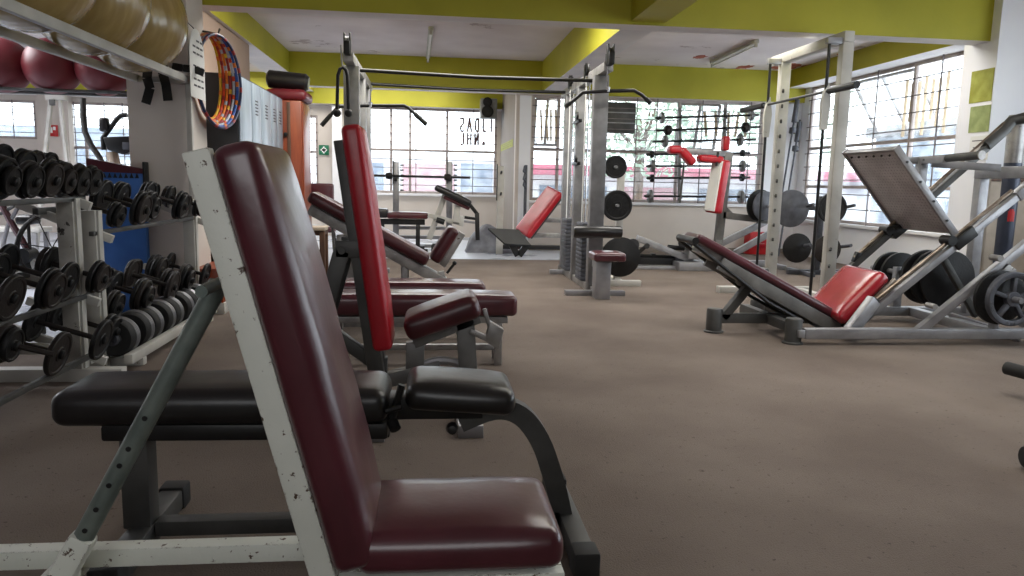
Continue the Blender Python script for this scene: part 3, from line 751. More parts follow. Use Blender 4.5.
# ================================================================== END WALL, LEFT PART
# ---- bench press bench with racked bar
b = thing('bench_press_bench', 'grey flat press bench with two pale uprights, under the left back window', 'bench', (-.3, 13.2, 0))
Yb = 13.0
for px, lb in ((396, 0), (449, 1)):
    p = A(px, 228, Y=Yb); t = A(px, 162, Y=Yb)
    mb = MB(); mb.box(p.x-.05, p.x+.05, Yb-.04, Yb+.04, 0.004, t.z, bev=.005)
    mb.mi = 1; mb.box(p.x-.055, p.x-.03, Yb-.06, Yb-.04, A(px, 184, Y=Yb).z, t.z+.02, bev=.003)
    up = mb.build('upright', ['silver', 'charcoal'], b)
    mb = MB(); zc = A(px, 179.5, Y=Yb).z
    mb.beam((p.x, Yb-.04, zc-.02), (p.x, Yb-.14, zc-.02), .05, .02); mb.beam((p.x, Yb-.14, zc-.03), (p.x, Yb-.14, zc+.04), .05, .015, up=(0, 1, 0)); mb.build('bar_hook', 'black_paint', up)
    mb = MB()
    for k in range(6):
        mb.beam((p.x+.07, Yb, A(px, 165+5*k, Y=Yb).z), (p.x+.13, Yb, A(px, 165+5*k, Y=Yb).z), .05, .025)
    mb.build('hook_plate', 'charcoal', up)
pl, pr = A(396, 200, Y=Yb).x, A(449, 200, Y=Yb).x
for z in (.09, .24, .4):
    mb = MB(); mb.box(pl+.05, pr-.05, Yb-.03, Yb+.03, z-.03, z+.03); mb.build('cross_rail', 'silver', b)
sx0, sx1 = A(374, 214, Y=12.6).x, A(428, 214, Y=12.6).x
z0 = A(410, 212.5, Y=12.6).z
mb = MB(); mb.pad(((sx0+.22+sx1)/2, 12.6, z0-.05), V(((sx1-sx0-.22)/2, 0, 0)), (0, .14, 0), (0, 0, .05), r=.03); mb.build('seat', 'maroon_dark', b)
mb = MB(); mb.pad((sx0+.1, 12.6, z0-.02), (.13, 0, 0), (0, .15, 0), (0, 0, .07), r=.03); mb.build('head_pad', 'black_vinyl', b)
mb = MB(); mb.box(sx0, sx1-.05, 12.55, 12.65, z0-.2, z0-.11); mb.box(sx0+.1, sx0+.17, 12.56, 12.64, .004, z0-.18); mb.box(sx1-.2, sx1-.13, 12.56, 12.64, .004, z0-.18); mb.box(sx0, sx1, 12.57, 12.63, .004, .07); mb.box((pl+pr)/2-.04, (pl+pr)/2+.04, 12.6, 13.0, .06, .12); mb.build('frame', 'black_paint', b)
br = thing('barbell', 'empty black barbell with two collars racked on the pale uprights by the left window', 'barbell', A(420, 176, Y=12.9))
c0, c1 = A(366, 175, Y=12.9), A(470, 178, Y=12.9); c1.z = c0.z = (c0.z+c1.z)/2
mb = MB(); mb.tube([c0, c1], .021, 10); mb.build('bar', 'black_paint', br)
for px in (389, 447.5):
    c = A(px, 176.5, Y=12.9); mb = MB(); mb.lathe((c.x-.06, c.y, c0.z), (1, 0, 0), [(.021, 0), (.05, .01), (.06, .06), (.05, .11), (.021, .12)], 16); mb.build('collar', 'iron_rust' if px > 400 else 'iron', br)

# ---- preacher curl bench
b = thing('preacher_curl_bench', 'preacher curl bench with sloping dark pad on pale splayed legs', 'bench', (.35, 12.2, 0))
Y0 = 12.1
p0, p1 = A(435, 187, Y=Y0), A(471, 204, Y=Y0); p0.y = p1.y = 12.3
d = (p1-p0).normalized(); n_ = V((-d.z, 0, d.x))
mb = MB(); mb.pad((p0+p1)/2, (p1-p0)/2, (0, .3, 0), n_*.05, r=.04, puff=.01); mb.build('arm_pad', 'black_vinyl', b)
mb = MB(); mb.pad((p0+p1)/2+d*.1-n_*.08, (p1-p0)*.36, (0, .22, 0), n_*.03, r=.02); mb.build('pad_board', 'maroon_dark', b)
def leg(name, q0, q1, w, m, par, y=12.3, dep=None):
    a, c = A(q0[0], q0[1], Y=y), A(q1[0], q1[1], Y=y); c.z = max(c.z, .03) if q1[1] > 225 else c.z
    mb = MB(); mb.beam(a, c, dep or w, w, up=(1, 0, .2)); return mb.build(name, m, par)
leg('front_leg', (445, 195), (429, 239), .09, 'white_paint', b)
leg('post', (459, 193), (456, 222), .1, 'white_paint', b, 12.2)
leg('rail', (428, 215), (463, 224), .07, 'white_paint', b, 12.25)
leg('stub', (462, 216), (461, 226), .08, 'white_paint', b, 12.2)
leg('rear_rail', (470, 205), (478, 215), .06, 'black_paint', b)
leg('rear_leg', (477, 213), (477.5, 240), .07, 'black_paint', b)
leg('tie_rail', (463, 217), (477, 219), .045, 'black_paint', b)
leg('tie_rail', (463, 221), (477, 223), .04, 'silver', b)
a, c = A(418, 239, Y=12.3), A(446, 241, Y=12.3)
mb = MB(); mb.box(a.x, c.x, 12.05, 12.13, .004, .06); mb.box(a.x, a.x+.07, 12.0, 12.6, .004, .06); mb.build('foot', 'white_paint', b)
mb = MB(); q = A(435, 236, Y=12.2); mb.lathe((q.x, 12.2, .06), (0, 0, 1), [(.05, 0), (.06, .01), (.06, .1), (.04, .14), (0, .14)], 14); mb.build('bumper', 'black_paint', b)
mb = MB(); q = A(440, 221, Y=12.15); mb.tube([q+V((-.06, 0, .02)), q+V((.07, 0, -.02))], .045, 12); mb.build('adjuster_knob', 'black_paint', b)

# ---- grey tarpaulin heap behind it, speaker, step-wall notice
t = A(487, 243, Y=13.0)
mb = MB()
rd = random.Random(3)
g = []
for j in range(9):
    row = []
    for i in range(13):
        u, v = i/12, j/8
        h = .5*math.sin(PI*min(1, u*1.05))**.7*math.sin(PI*v)**.6*(1-.25*u)+rd.uniform(0, .04)*(0 < i < 12 and 0 < j < 8)
        row.append(mb.bm.verts.new((t.x-.38+u*.86, 12.75+v*.5, .004+max(0, h))))
    g.append(row)
for j in range(8):
    for i in range(12): mb.bm.faces.new((g[j][i], g[j][i+1], g[j+1][i+1], g[j+1][i]))
mb.bm.faces.new([g[0][i] for i in range(12, -1, -1)]+[g[j][0] for j in range(1, 9)]+[g[8][i] for i in range(1, 13)]+[g[j][12] for j in range(7, 0, -1)])
tag(mb.build('folded_tarp', 'tarp', org=(t.x, 13, 0)), 'heap of folded grey tarpaulin on the floor beside the preacher bench', 'tarp')
s = thing('wall_speaker', 'grey two-cone loudspeaker hung under the beam left of the wall pilaster', 'speaker', A(489, 107, Y=15.6))
a, c = A(481, 98, Y=15.6), A(497, 118, Y=15.6)
mb = MB(); mb.box(a.x, c.x, 15.6, 15.98, c.z, a.z, bev=.015); mb.build('cabinet', 'grey_paint', s)
for py, r in ((102, .095), (111.5, .12)):
    q = A(487.5, py, Y=15.6); mb = MB(); mb.lathe((q.x, 15.585, q.z), (0, 1, 0), [(r, 0), (r*.85, .0), (r*.75, .006), (r*.3, .012), (r*.2, .004), (0, .002)], 20); mb.build('cone', 'iron', s)
mb = MB(); mb.box(a.x+.1, c.x-.1, 15.97, 16.05, c.z+.1, c.z+.2); mb.build('bracket', 'black_paint', s)
def notice(label, px0, py0, px1, py1, X, m, lines=0, cat='sign', nm='wall_notice'):
    """a sheet on a wall whose face is at constant X, facing left"""
    xm = (px0+px1)/2
    a, c = A(px0, (py0+py1)/2, X=X), A(px1, (py0+py1)/2, X=X)
    a.z, c.z = A(xm, py0, X=X).z, A(xm, py1, X=X).z
    n = thing(nm, label, cat, (X, (a.y+c.y)/2, (a.z+c.z)/2))
    mb = MB(); mb.box(X-.006, X-.001, min(a.y, c.y), max(a.y, c.y), min(a.z, c.z), max(a.z, c.z), bev=0); mb.build('sheet', m, n)
    if lines:
        mb = MB(); h = abs(a.z-c.z); y0, y1 = min(a.y, c.y), max(a.y, c.y)
        for k in range(lines):
            z = max(a.z, c.z)-h*(k+.7)/(lines+.6); w_ = (y1-y0)*(.62 if k % 2 else .78)
            mb.box(X-.0085, X-.0062, (y0+y1)/2-w_/2, (y0+y1)/2+w_/2, z-h*.02, z+h*.02, bev=0)
        mb.build('printing', 'ink', n)
    return n
notice('bright yellow notice on the shaded pilaster face below the beam', 501, 142, 513, 149, 1.5, 'poster_yellow', 3)

# ---- red decline bench with dark foot board, between two posts
b = thing('decline_bench', 'bright red sloping bench with black foot board between two posts', 'bench', (1.9, 12.3, 0))
Y0 = 12.2
p0, p1 = A(528, 236, Y=Y0), A(560, 194, Y=Y0)
d = (p1-p0).normalized()
w0 = V((-.2, .42, .0)); w0 = (w0-d*w0.dot(d)).normalized()
n_ = d.cross(w0).normalized()
if n_.z < 0: n_ = -n_
mb = MB(); mb.pad((p0+p1)/2+w0*.2, (p1-p0)/2*1.06, w0*.25, n_*.05, r=.035, puff=.012); mb.build('backrest', 'red_vinyl', b)
mb = MB(); mb.beam(p0+w0*.13-n_*.1, p1+w0*.13-n_*.1, .12, .07, up=n_); mb.build('back_rail', 'charcoal', b)
cs = [A(488, 228, Y=12.1), A(519, 229.5, Y=12.1), A(531, 245, Y=12.0), A(505, 243.5, Y=12.0)]
mb = MB(); mb.prism(cs, (0, .02, -.03)); mb.build('foot_board', 'black_paint', b)
mb = MB()
a, c, e = A(511, 243, Y=12.05), A(529, 243, Y=12.05), A(518, 256, Y=12.05)
e.z = .03
mb.beam(a+V((0, .05, 0)), e+V((0, .05, 0)), .08, .1, up=(1, 0, 0)); mb.beam(c+V((0, .05, 0)), e+V((.02, .05, 0)), .08, .1, up=(1, 0, 0)); mb.build('front_leg', 'black_paint', b)
x0, x1 = A(499.5, 240, Y=12.6).x, A(564, 240, Y=12.6).x
for x in (x0, x1):
    mb = MB(); mb.box(x-.055, x+.055, 12.56, 12.64, .0, A(500, 166, Y=12.6).z); mb.mi = 1; mb.box(x-.075, x-.055, 12.54, 12.58, .9, A(500, 164, Y=12.6).z, bev=.002)
    pz = mb.build('upright', ['white_paint' if x == x0 else 'charcoal', 'black_paint'], b)
    for zz_ in (1.35, 1.0):
        mb = MB(); mb.beam((x, 12.56, zz_), (x+.0, 12.46, zz_+.03), .03, .03); mb.build('bar_hook', 'black_paint', pz)
mb = MB(); mb.box(x0+.04, x1-.04, 12.57, 12.63, .09, .16); mb.build('cross_rail', 'black_paint', b)
for z in (.32, .58):
    mb = MB(); mb.box(x0+.55, x1-.04, 12.57, 12.63, z-.03, z+.05); mb.build('cross_rail', 'silver_worn', b)
a = A(519, 150, Y=13.2)
mb = MB(); pp = [A(525, 168, Y=13.2), A(526, 190, Y=13.2), A(524, 205, Y=13.2)]
for k in (0, 8, 14): mb.tube([A(525, 166+k, Y=13.25), A(523.5, 171+k, Y=13.2), A(526, 174+k, Y=13.25)], .02, 8)
mb.beam(A(526, 165, Y=13.28), V((A(526, 165, Y=13.28).x+.0, 13.28, 0)), .05, .05, up=(1, 0, 0))
tag(mb.build('bar_holder', 'iron_grey', org=V((A(526, 165, Y=13.28).x, 13.28, 0))), 'grey upright bar holder with black hooks against the white pilaster edge', 'rack')

# ================================================================== CABLE CROSSOVER STATION
b = thing('cable_crossover_station', 'tall grey cable crossover station, two pulley towers joined by black overhead bars', 'cable machine', (.5, 8.9, 0))
XR_, XL_ = 1.83, -.82
ZT = A(606, 62, Y=8.1).z-.07
def tower(X, sgn):
    for (y, w, h0) in ((8.2, .16, 0), (9.25, .12, 0), (10.1, .1, 0)):
        mb = MB(); mb.box(X-w/2, X+w/2, y-.06, y+.06, h0, ZT-.06, bev=.006)
        mb.build('upright', 'tower_grey', b)
    mb = MB(); mb.box(X-.05, X+.05, 7.85, 10.4, ZT-.06, ZT+.03); mb.build('top_rail', 'silver_worn', b)
    mb = MB(); mb.box(X-.05, X+.05, 7.75, 10.3, 0, .08); mb.build('base_rail', 'silver_worn', b)
    for y in (7.98, 9.9):
        mb = MB(); mb.box(X-(.36 if y < 9 else .22), X+.3, y-.05, y+.05, 0, .055); mb.build('foot', 'silver', b)
    for y in (8.68, 9.68):
        ws = MB()
        for k in range(14): ws.box(X-.085, X+.085, y-.17, y+.17, .09+k*.048, .09+k*.048+.043, bev=.005)
        o = ws.build('weight_stack', 'iron_grey', b)
        mb = MB()
        for dy in (-.1, .1): mb.tube([(X, y+dy, .08), (X, y+dy, ZT-.06)], .011, 8)
        mb.build('guide_rod', 'chrome', o)
        mb = MB(); mb.tube([(X-.06, y, .76), (X-.06, y, ZT-.03)], .006, 6); mb.build('cable', 'white', b)
        mb = MB(); mb.lathe((X-.075, y, ZT+.07), (1, 0, 0), [(0, 0), (.075, 0), (.065, .015), (.075, .03), (0, .03)], 20); mb.box(X-.09, X-.078, y-.03, y+.03, ZT-.03, ZT+.12); mb.box(X-.042, X-.03, y-.03, y+.03, ZT-.03, ZT+.12); mb.build('pulley', 'black_paint', b)
    mb = MB(); mb.box(X-.03, X+.03, 7.72, 7.9, ZT-.01, ZT+.12, bev=.008); mb.lathe((X-.02, 7.8, ZT+.1), (1, 0, 0), [(0, 0), (.07, 0), (.06, .02), (.07, .04), (0, .04)], 20); mb.box(X-.035, X-.02, 7.76, 7.84, ZT, ZT+.2); mb.box(X+.02, X+.035, 7.76, 7.84, ZT, ZT+.2); mb.build('pulley', 'black_paint', b)
    for (px_, z) in ((0, 1.75), (0, 1.25)):
        mb = MB(); mb.lathe((X-.09, 8.95, z+.25), (-1, 0, 0), [(0, 0), (.05, 0), (.04, .015), (.05, .03), (0, .03)], 16); mb.beam((X-.06, 8.95, z+.2), (X-.06, 9.3, z+.2), .04, .04); mb.build('pulley', 'black_paint', b)
tower(XR_, 1); tower(XL_, -1)
for y, z in ((8.3, ZT-.1), (10.1, ZT-.02)):
    mb = MB(); mb.tube([(XL_-.02, y, z+.02), ((XL_+XR_)/2, y, z-.012), (XR_+.02, y, z)], .02, 12); mb.build('pull_up_bar', 'black_paint', b)
# seat and knee roller of the right tower
mb = MB(); mb.box(XR_-.09, XR_+.07, 7.68, 7.86, 0, .41, bev=.006); mb.build('seat_post', 'silver', b)
mb = MB(); mb.pad((XR_+.03, 7.72, .455), (.17, 0, 0), (0, .16, 0), (0, 0, .045), r=.03, puff=.012); mb.build('seat', 'maroon', b)
mb = MB(); z = A(600, 232, Y=7.95).z; mb.lathe((XR_-.3, 7.95, z), (1, 0, 0), [(.02, 0), (.055, .005), (.066, .02), (.066, .52), (.055, .535), (.02, .54)], 20); kr = mb.build('knee_roller', 'black_vinyl', b)
mb = MB(); mb.box(XR_-.03, XR_+.03, 7.98, 8.14, z-.03, z+.03); mb.box(XR_-.04, XR_+.04, 7.86, 8.14, .3, .38); mb.build('roller_arm', 'silver', b)
# hanging attachments
def lat_bar(label, pts, r, hook):
    t = thing('lat_pulldown_bar', label, 'bar', pts[len(pts)//2])
    mb = MB(); mb.tube(pts, r, 10); mb.build('bar', 'black_paint', t)
    for a_, c_ in ((pts[0], pts[1]), (pts[-1], pts[-2])):
        mb = MB(); dd = (V(c_)-V(a_)); mb.tube([V(a_)-dd.normalized()*.01, V(a_)+dd*.6], r*1.35, 10); mb.build('grip', 'rubber', t)
    mb = MB(); mb.tube([hook[0], hook[1]], .008, 8); mb.lathe(hook[0]-V((0, 0, .02)), (0, 0, 1), [(0, 0), (.022, .0), (.022, .05), (0, .05)], 12); mb.build('swivel_hook', 'chrome', t)
    return t
Y0 = 7.8
lat_bar('black bent lat bar hanging at the top of the central cable tower', [A(566, 106, Y=Y0+.05), A(573, 101, Y=Y0+.05), A(583, 92.5, Y=Y0), A(608, 91, Y=Y0), A(634, 90.5, Y=Y0), A(642, 95, Y=Y0), A(650, 103, Y=Y0)], .019, (A(608, 90, Y=Y0), A(607, 66, Y=Y0)))
Y0 = 8.45
lat_bar('black bent lat bar hanging by the left cable tower behind the red backrest', [A(322, 125, Y=Y0), A(337, 108, Y=Y0), A(341, 106.5, Y=Y0), A(374, 105.5, Y=Y0), A(404, 105.5, Y=Y0), A(408, 107.5, Y=Y0), A(426, 124, Y=Y0)], .018, (A(370.5, 105, Y=Y0), A(370.5, 84, Y=Y0)))
t = thing('triceps_rope', 'black looped rope handle with ball ends hanging from the left tower pulley', 'handle', A(342, 70, Y=7.7))
Y0 = 7.7
mb = MB(); mb.tube([A(337, 110, Y=Y0), A(337.5, 90, Y=Y0), A(338, 75, Y=Y0), A(340, 69, Y=Y0), A(343, 67.5, Y=Y0), A(346, 70, Y=Y0), A(347.5, 76, Y=Y0), A(348, 90, Y=Y0), A(348.5, 110, Y=Y0)], .017, 10); mb.build('rope', 'rubber', t)
for px in (337, 348.5):
    mb = MB(); mb.sphere(A(px, 113, Y=Y0), .04, 16); mb.build('ball_end', 'rubber', t)
mb = MB(); mb.tube([A(342.5, 68, Y=Y0), A(341.5, 58, Y=Y0), A(341, 45, Y=Y0)], .009, 8); mb.build('chain', 'silver_worn', t)

# ---- plate tree behind it
b = thing('plate_tree', 'white plate storage post on a cross foot, right behind the central cable tower', 'rack', (2.2, 8.85, 0))
pc = A(617, 280, Y=8.9); X0 = pc.x
mb = MB(); mb.box(X0-.04, X0+.04, 8.88, 8.96, .06, 1.5); mb.build('post', 'white_paint', b)
mb = MB(); mb.box(X0-.14, A(640, 285, Y=8.75).x, 8.7, 8.78, 0, .07); mb.box(X0-.04, X0+.04, 8.78, 9.3, 0, .07); mb.build('foot', 'white_paint', b)
pts3 = [(615.5, 167, 11.5, 'iron'), (617, 205.5, 15.5, 'iron'), (620.5, 257, 20.5, 'iron')]
mb = MB()
for px, py, r, m in pts3:
    z = A(px, py, Y=8.7).z; xx = A(px, py, Y=8.7).x; mb.tube([(xx, 8.65, z), (xx, 8.9, z)], .018, 10)
mb.build('peg', 'silver', b)
for (px, py, r, m), lb in zip(pts3, ('small dark weight plate, topmost on the white plate post', 'middle weight plate with raised lettering on the white plate post', 'large black weight plate, lowest on the white plate post')):
    c = A(px, py, Y=8.74); plate(lb, c, r*8.74/F, .05 if r < 16 else .04, 'solid' if r < 16 else 'flat', m)

# ================================================================== BARBELLS ON THE BACK WINDOW
rk = thing('barbell_wall_rack', 'grey wall rack of two hooked uprights carrying seven light barbells', 'rack', A(700, 205, Y=13.2))
for px in (680, 725):
    mb = MB(); mb.beam(A(px, 108, Y=13.25), A(px-1, 203, Y=13.25), .05, .05, up=(1, 0, 0)); u = mb.build('upright', 'grey_paint', rk)
    mb = MB()
    for py in (117, 129, 140.5, 154, 166, 177.5, 196.5):
        q = A(px, py, Y=13.14); mb.beam((q.x, 13.22, q.z-.03), (q.x, 13.06, q.z-.03), .03, .015); mb.beam((q.x, 13.06, q.z-.03), (q.x, 13.06, q.z+.03), .03, .012, up=(0, 1, 0))
    mb.build('hook', 'black_paint', u)
rowsb = [((655, 118), (759, 115), 662, 751, 5.5, 'iron_grey', 'topmost of the seven barbells on the window rack'),
         ((656, 130.5), (760, 127), 668.5, 746, 5, 'iron_rust', 'second barbell from the top on the window rack, with rusty bell weights'),
         ((652.5, 141.5), (756, 139.5), 665, 740, 6.2, 'iron_grey', 'third barbell from the top on the window rack, just above the transom'),
         ((646, 154.5), (750, 153), 652, 742.5, 3.6, 'iron', 'fourth barbell from the top on the window rack, with the smallest weights'),
         ((646, 166), (750, 166), 652.5, 742.5, 6, 'iron_grey', 'fifth barbell from the top on the window rack'),
         ((646.5, 178), (750, 177.5), 652, 742, 3.8, 'iron', 'sixth barbell from the top, second lowest on the window rack'),
         ((644, 196), (748, 197), 650, 741, 6.8, 'iron_grey', 'lowest of the seven barbells on the window rack, close to the sill')]
for (q0, q1, w0, w1, r, m, lb) in rowsb:
    Yb = 13.12
    a, c = A(*q0, Y=Yb), A(*q1, Y=Yb)
    t = thing('barbell', lb, 'barbell', (a+c)/2, 'light barbells on the window rack')
    d = (c-a).normalized()
    mb = MB(); mb.tube([a, c], .02, 10); mb.build('bar', 'black_paint', t)
    for px in (w0, w1):
        q = A(px, (q0[1]+q1[1])/2, Y=Yb); s_ = (q.x-a.x)/(c.x-a.x); q = a+(c-a)*s_
        R = r*Yb/F
        mb = MB()
        if m == 'iron_rust': mb.lathe(q-d*.07, d, [(.015, 0), (R*.7, .0), (R, .03), (R, .09), (R*.6, .13), (.015, .14)], 20)
        else: mb.lathe(q-d*.03, d, [(.015, 0), (R*.9, 0), (R, .008), (R, .052), (R*.9, .06), (.015, .06)], 24)
        wt = mb.build('weight', 'grey_paint' if m == 'iron_grey' else m, t)
        mb = MB(); mb.lathe(q+d*(.04 if px == w1 else -.08), d, [(.015, 0), (.03, .0), (.03, .035), (.015, .04)], 12); mb.build('collar', 'charcoal', wt)
# ================================================================== RED SHOULDER-PAD MACHINE
b = thing('calf_raise_machine', 'standing machine with bright red shoulder and back pads on a grey frame', 'exercise machine', (4.2, 11.0, 0))
Yc = 11.0
def P_(x, y, Y=Yc): return A(x, y, Y=Y)
mb = MB(); mb.beam(P_(728.5, 153), P_(718, 243), .09, .12, up=(1, 0, 0)); mb.build('main_post', 'grey_paint', b)
mb = MB(); q = P_(718, 243); mb.box(q.x-.05, q.x+.05, Yc-.05, Yc+.05, .0, q.z+.05); mb.build('lower_post', 'grey_paint', b)
mb = MB(); mb.beam(P_(730, 154), P_(682, 151.5), .08, .08); mb.build('top_arm', 'silver', b)
p0, p1 = P_(722, 160, 10.8), P_(713, 213, 10.8); d = (p1-p0).normalized(); fw = V((-.93, -.36, -.1)); fw = (fw-d*fw.dot(d)).normalized(); sd = d.cross(fw)
mb = MB(); mb.pad((p0+p1)/2, sd*.13, (p1-p0)/2, fw*.075, r=.04, puff=.008); mb.build('back_pad', 'red_vinyl', b)
mb = MB(); mb.pad((p0+p1)/2+fw*.078, sd*.11, (p1-p0)*.47, fw*.012, r=.01, puff=.003); mb.build('pad_face', 'paper', b)
for (ym, k) in ((10.78, 0), (11.15, 1)):
    a, m_, e = P_(669, 150, ym), P_(680, 150, ym), P_(692, 163, ym)
    mb = MB()
    for (u, v) in ((a, m_), (m_, e)):
        d_ = (v-u).normalized(); n_ = V((-d_.z, 0, d_.x))
        mb.pad((u+v)/2, (v-u)/2*1.14, (0, .1, 0), n_*.055, r=.04, puff=.01)
    mb.build('shoulder_pad', 'red_vinyl', b)
    a, e = P_(698, 158.5, ym), P_(722, 160.5, ym)
    mb = MB(); mb.pad((a+e)/2, (e-a)/2, (0, .1, 0), (0, 0, .05), r=.035); mb.build('arm_pad', 'red_vinyl', b)
mb = MB(); q0, q1 = P_(725, 150), P_(725.5, 138); mb.pad((q0+q1)/2, (.05, 0, 0), (0, .08, 0), (0, 0, .1), r=.03); mb.build('head_pad', 'red_vinyl', b)
mb = MB(); mb.tube([P_(718, 152, 10.7), P_(716.5, 166, 10.7)], .02, 8); mb.build('grip', 'rubber', b)
mb = MB(); mb.tube([P_(684, 163), P_(680, 203)], .016, 8); mb.build('handle_rod', 'charcoal', b)
mb = MB(); mb.beam(P_(722, 215), P_(772, 221), .09, .1); mb.build('rear_rail', 'grey_paint', b)
mb = MB(); mb.prism([P_(720, 200), P_(735, 215), P_(718, 218)], (0, .06, 0)); mb.build('gusset', 'grey_paint', b)
for (q0, q1) in (((708, 250), (765, 222)), ((735, 253), (772, 232))):
    mb = MB(); a, c = P_(*q0), P_(*q1); mb.beam(a, c, .08, .09); mb.build('diagonal_strut', 'silver', b)
a, c = P_(700, 252), P_(775, 256)
mb = MB(); mb.box(a.x, c.x, Yc-.06, Yc+.06, 0, .1); mb.box(a.x, a.x+.09, Yc-.4, Yc+.4, 0, .07); mb.box(c.x-.09, c.x, Yc-.4, Yc+.4, 0, .07); mb.box(c.x-.1, c.x-.01, Yc-.05, Yc+.05, .1, P_(770, 226).z); mb.build('base', 'silver', b)
mb = MB(); a = P_(760, 206); mb.tube([(a.x-.05, Yc, a.z), (a.x+.05, Yc-.35, a.z)], .025, 10); mb.beam((a.x-.05, Yc, a.z-.2), (a.x-.05, Yc, a.z+.05), .06, .06, up=(1, 0, 0)); mb.build('plate_sleeve', 'silver', b)
ctr = A(757, 205.5, Y=10.85); ctr.x = a.x-.04
plate('dark plate on the red-padded machine, farther of the pair left of the white post', ctr+V((-.03, .0, 0)), 16.5*10.9/F, .04, 'flat', 'iron', axis=(.27, -1, 0))
plate('dark plate on the red-padded machine, nearer of the pair left of the white post', ctr+V((.0, -.1, 0)), 15*10.8/F, .04, 'flat', 'iron_grey', axis=(.27, -1, 0))
# red cabinet low on the wall behind
a, c = A(748, 232, Y=13.2), A(766, 255, Y=13.2)
t = thing('extinguisher_cabinet', 'small red cabinet low against the end wall behind the red-padded machine', 'cabinet', ((a.x+c.x)/2, 13.2, 0))
mb = MB(); mb.box(a.x, c.x, 13.1, 13.36, .0, a.z, bev=.01); mb.build('body', 'sign_red', t)
mb = MB(); mb.box(a.x+.04, c.x-.04, 13.085, 13.1, .12, a.z-.12, bev=.004); mb.build('door', 'red_vinyl', t)
mb = MB(); mb.box(a.x+.1, c.x-.1, 13.078, 13.085, .2, a.z-.2, bev=.0); mb.build('label_panel', 'paper', t)

# ---- low silver bench with inclined rail
b = thing('leg_curl_bench', 'low silver exercise frame with a sloping rail, on the floor under the barbell rack', 'exercise machine', (2.9, 10.6, 0))
Y0 = 10.6
def P2(x, y, Y=Y0): return A(x, y, Y=Y)
mb = MB(); mb.beam(P2(637, 238), P2(692, 260.5), .1, .09); mb.build('sloping_rail', 'silver', b)
mb = MB(); a, c = P2(632, 262), P2(690, 262); mb.box(a.x, c.x, Y0+.05, Y0+.14, c.z-.05, c.z+.05); mb.build('lower_rail', 'black_paint', b)
mb = MB(); c2 = P2(679, 257); mb.tube([(a.x, Y0+.1, P2(640, 256).z), (c2.x, Y0+.1, P2(680, 258).z)], .025, 8); mb.box(P2(653, 256).x, P2(657, 256).x, Y0+.06, Y0+.14, c.z+.03, P2(655, 254).z); mb.build('guide_rod', 'black_paint', b)
mb = MB(); q0, q1 = P2(629, 269), P2(690, 269); mb.box(q0.x, q1.x, Y0-.1, Y0+.1, .0, .05); mb.box(q1.x-.25, P2(722, 264).x, Y0-.25, Y0+.15, .0, P2(700, 261).z-.0, bev=.01); mb.build('base', 'silver', b)
mb = MB(); q = P2(635, 248); mb.beam(P2(637, 254), P2(646, 246), .04, .05); mb.build('link', 'iron_rust', b)
mb = MB(); mb.tube([P2(633, 245, 10.4), P2(633, 245, 10.8)], .09, 16); mb.tube([P2(647, 246, 10.5), P2(647, 246, 10.75)], .04, 12); mb.build('roller', 'black_vinyl', b)
mb = MB(); q = P2(632, 262); mb.box(q.x-.04, q.x+.04, Y0+.04, Y0+.12, .05, P2(635, 250).z); q = P2(680, 260); mb.box(q.x-.06, q.x+.06, Y0, Y0+.14, .04, P2(680, 253).z); mb.build('post', 'iron_grey', b)
mb = MB(); q0, q1 = P2(686, 249), P2(700, 255); mb.box(q0.x, q1.x, Y0-.15, Y0+.2, q1.z-.05, q0.z, bev=.01); mb.build('seat_block', 'silver', b)
mb = MB(); mb.tube([P2(668, 247), P2(684, 248.5)], .035, 10); mb.tube([P2(683, 243, 10.45), P2(683, 243, 10.8)], .07, 14); mb.tube([P2(688.5, 245, 10.45), P2(688.5, 245, 10.8)], .055, 14); mb.build('foot_roller', 'iron', b)

# ================================================================== SMITH MACHINE
b = thing('smith_machine', 'tall white smith machine frame with two posts and a heavy top beam', 'smith machine', (3.9, 8.0, 0))
XS = 3.92
YNr, YFr = A(838, 150, X=XS).y, A(779, 150, X=XS).y
ZT = A(812, 54, X=XS).z
for y, w in ((YNr, .15), (YFr, .14)):
    mb = MB(); mb.box(XS-.055, XS+.055, y-.045, y+.045, .0, ZT, bev=.006); pst = mb.build('post', 'white_paint', b)
    for k in range(12 if y == YFr else 2):
        z = .45+k*.165; mb = MB(); mb.tube([(XS-.02, y-.045, z), (XS-.04, y-.085, z+.02)], .013, 8)
        mb.build('hook_peg', 'charcoal', pst)
    mb = MB(); mb.box(XS-.62, XS+.5, y-.05, y+.05, 0, .075); mb.build('foot', 'white_paint', b)
    mb = MB(); mb.tube([(XS-.17, y, .07), (XS-.17, y, ZT+.02)], .015, 10); mb.build('guide_rod', 'black_paint', b)
    mb = MB(); mb.box(XS-.2, XS-.05, y-.03, y+.03, ZT-.02, ZT+.04); mb.build('rod_clamp', 'silver', b); mb = MB(); mb.box(XS-.2, XS-.05, y-.03, y+.03, .075, .12); mb.build('rod_clamp', 'silver', b)
    mb = MB(); zb = 2.07
    mb.prism([(XS-.19, y-.02, zb+.06), (XS-.15, y-.02, zb+.14), (XS-.12, y-.02, zb-.05), (XS-.14, y-.02, zb-.3), (XS-.2, y-.02, zb-.3), (XS-.21, y-.02, zb-.05)], (0, .04, 0)); mb.build('carriage', 'white_paint', b)
mb = MB(); mb.box(XS-.05, XS+.05, YNr-.05, YFr+.25, ZT, ZT+.1, bev=.008); mb.build('top_beam', 'white_paint', b)
mb = MB(); mb.box(XS+.3, XS+.38, YNr, YFr, 0.0, .07); mb.build('rear_rail', 'white_paint', b)
bar0, bar1 = A(857, 84.5, X=XS-.17), A(742, 113, X=XS-.17)
bar1.z = bar0.z
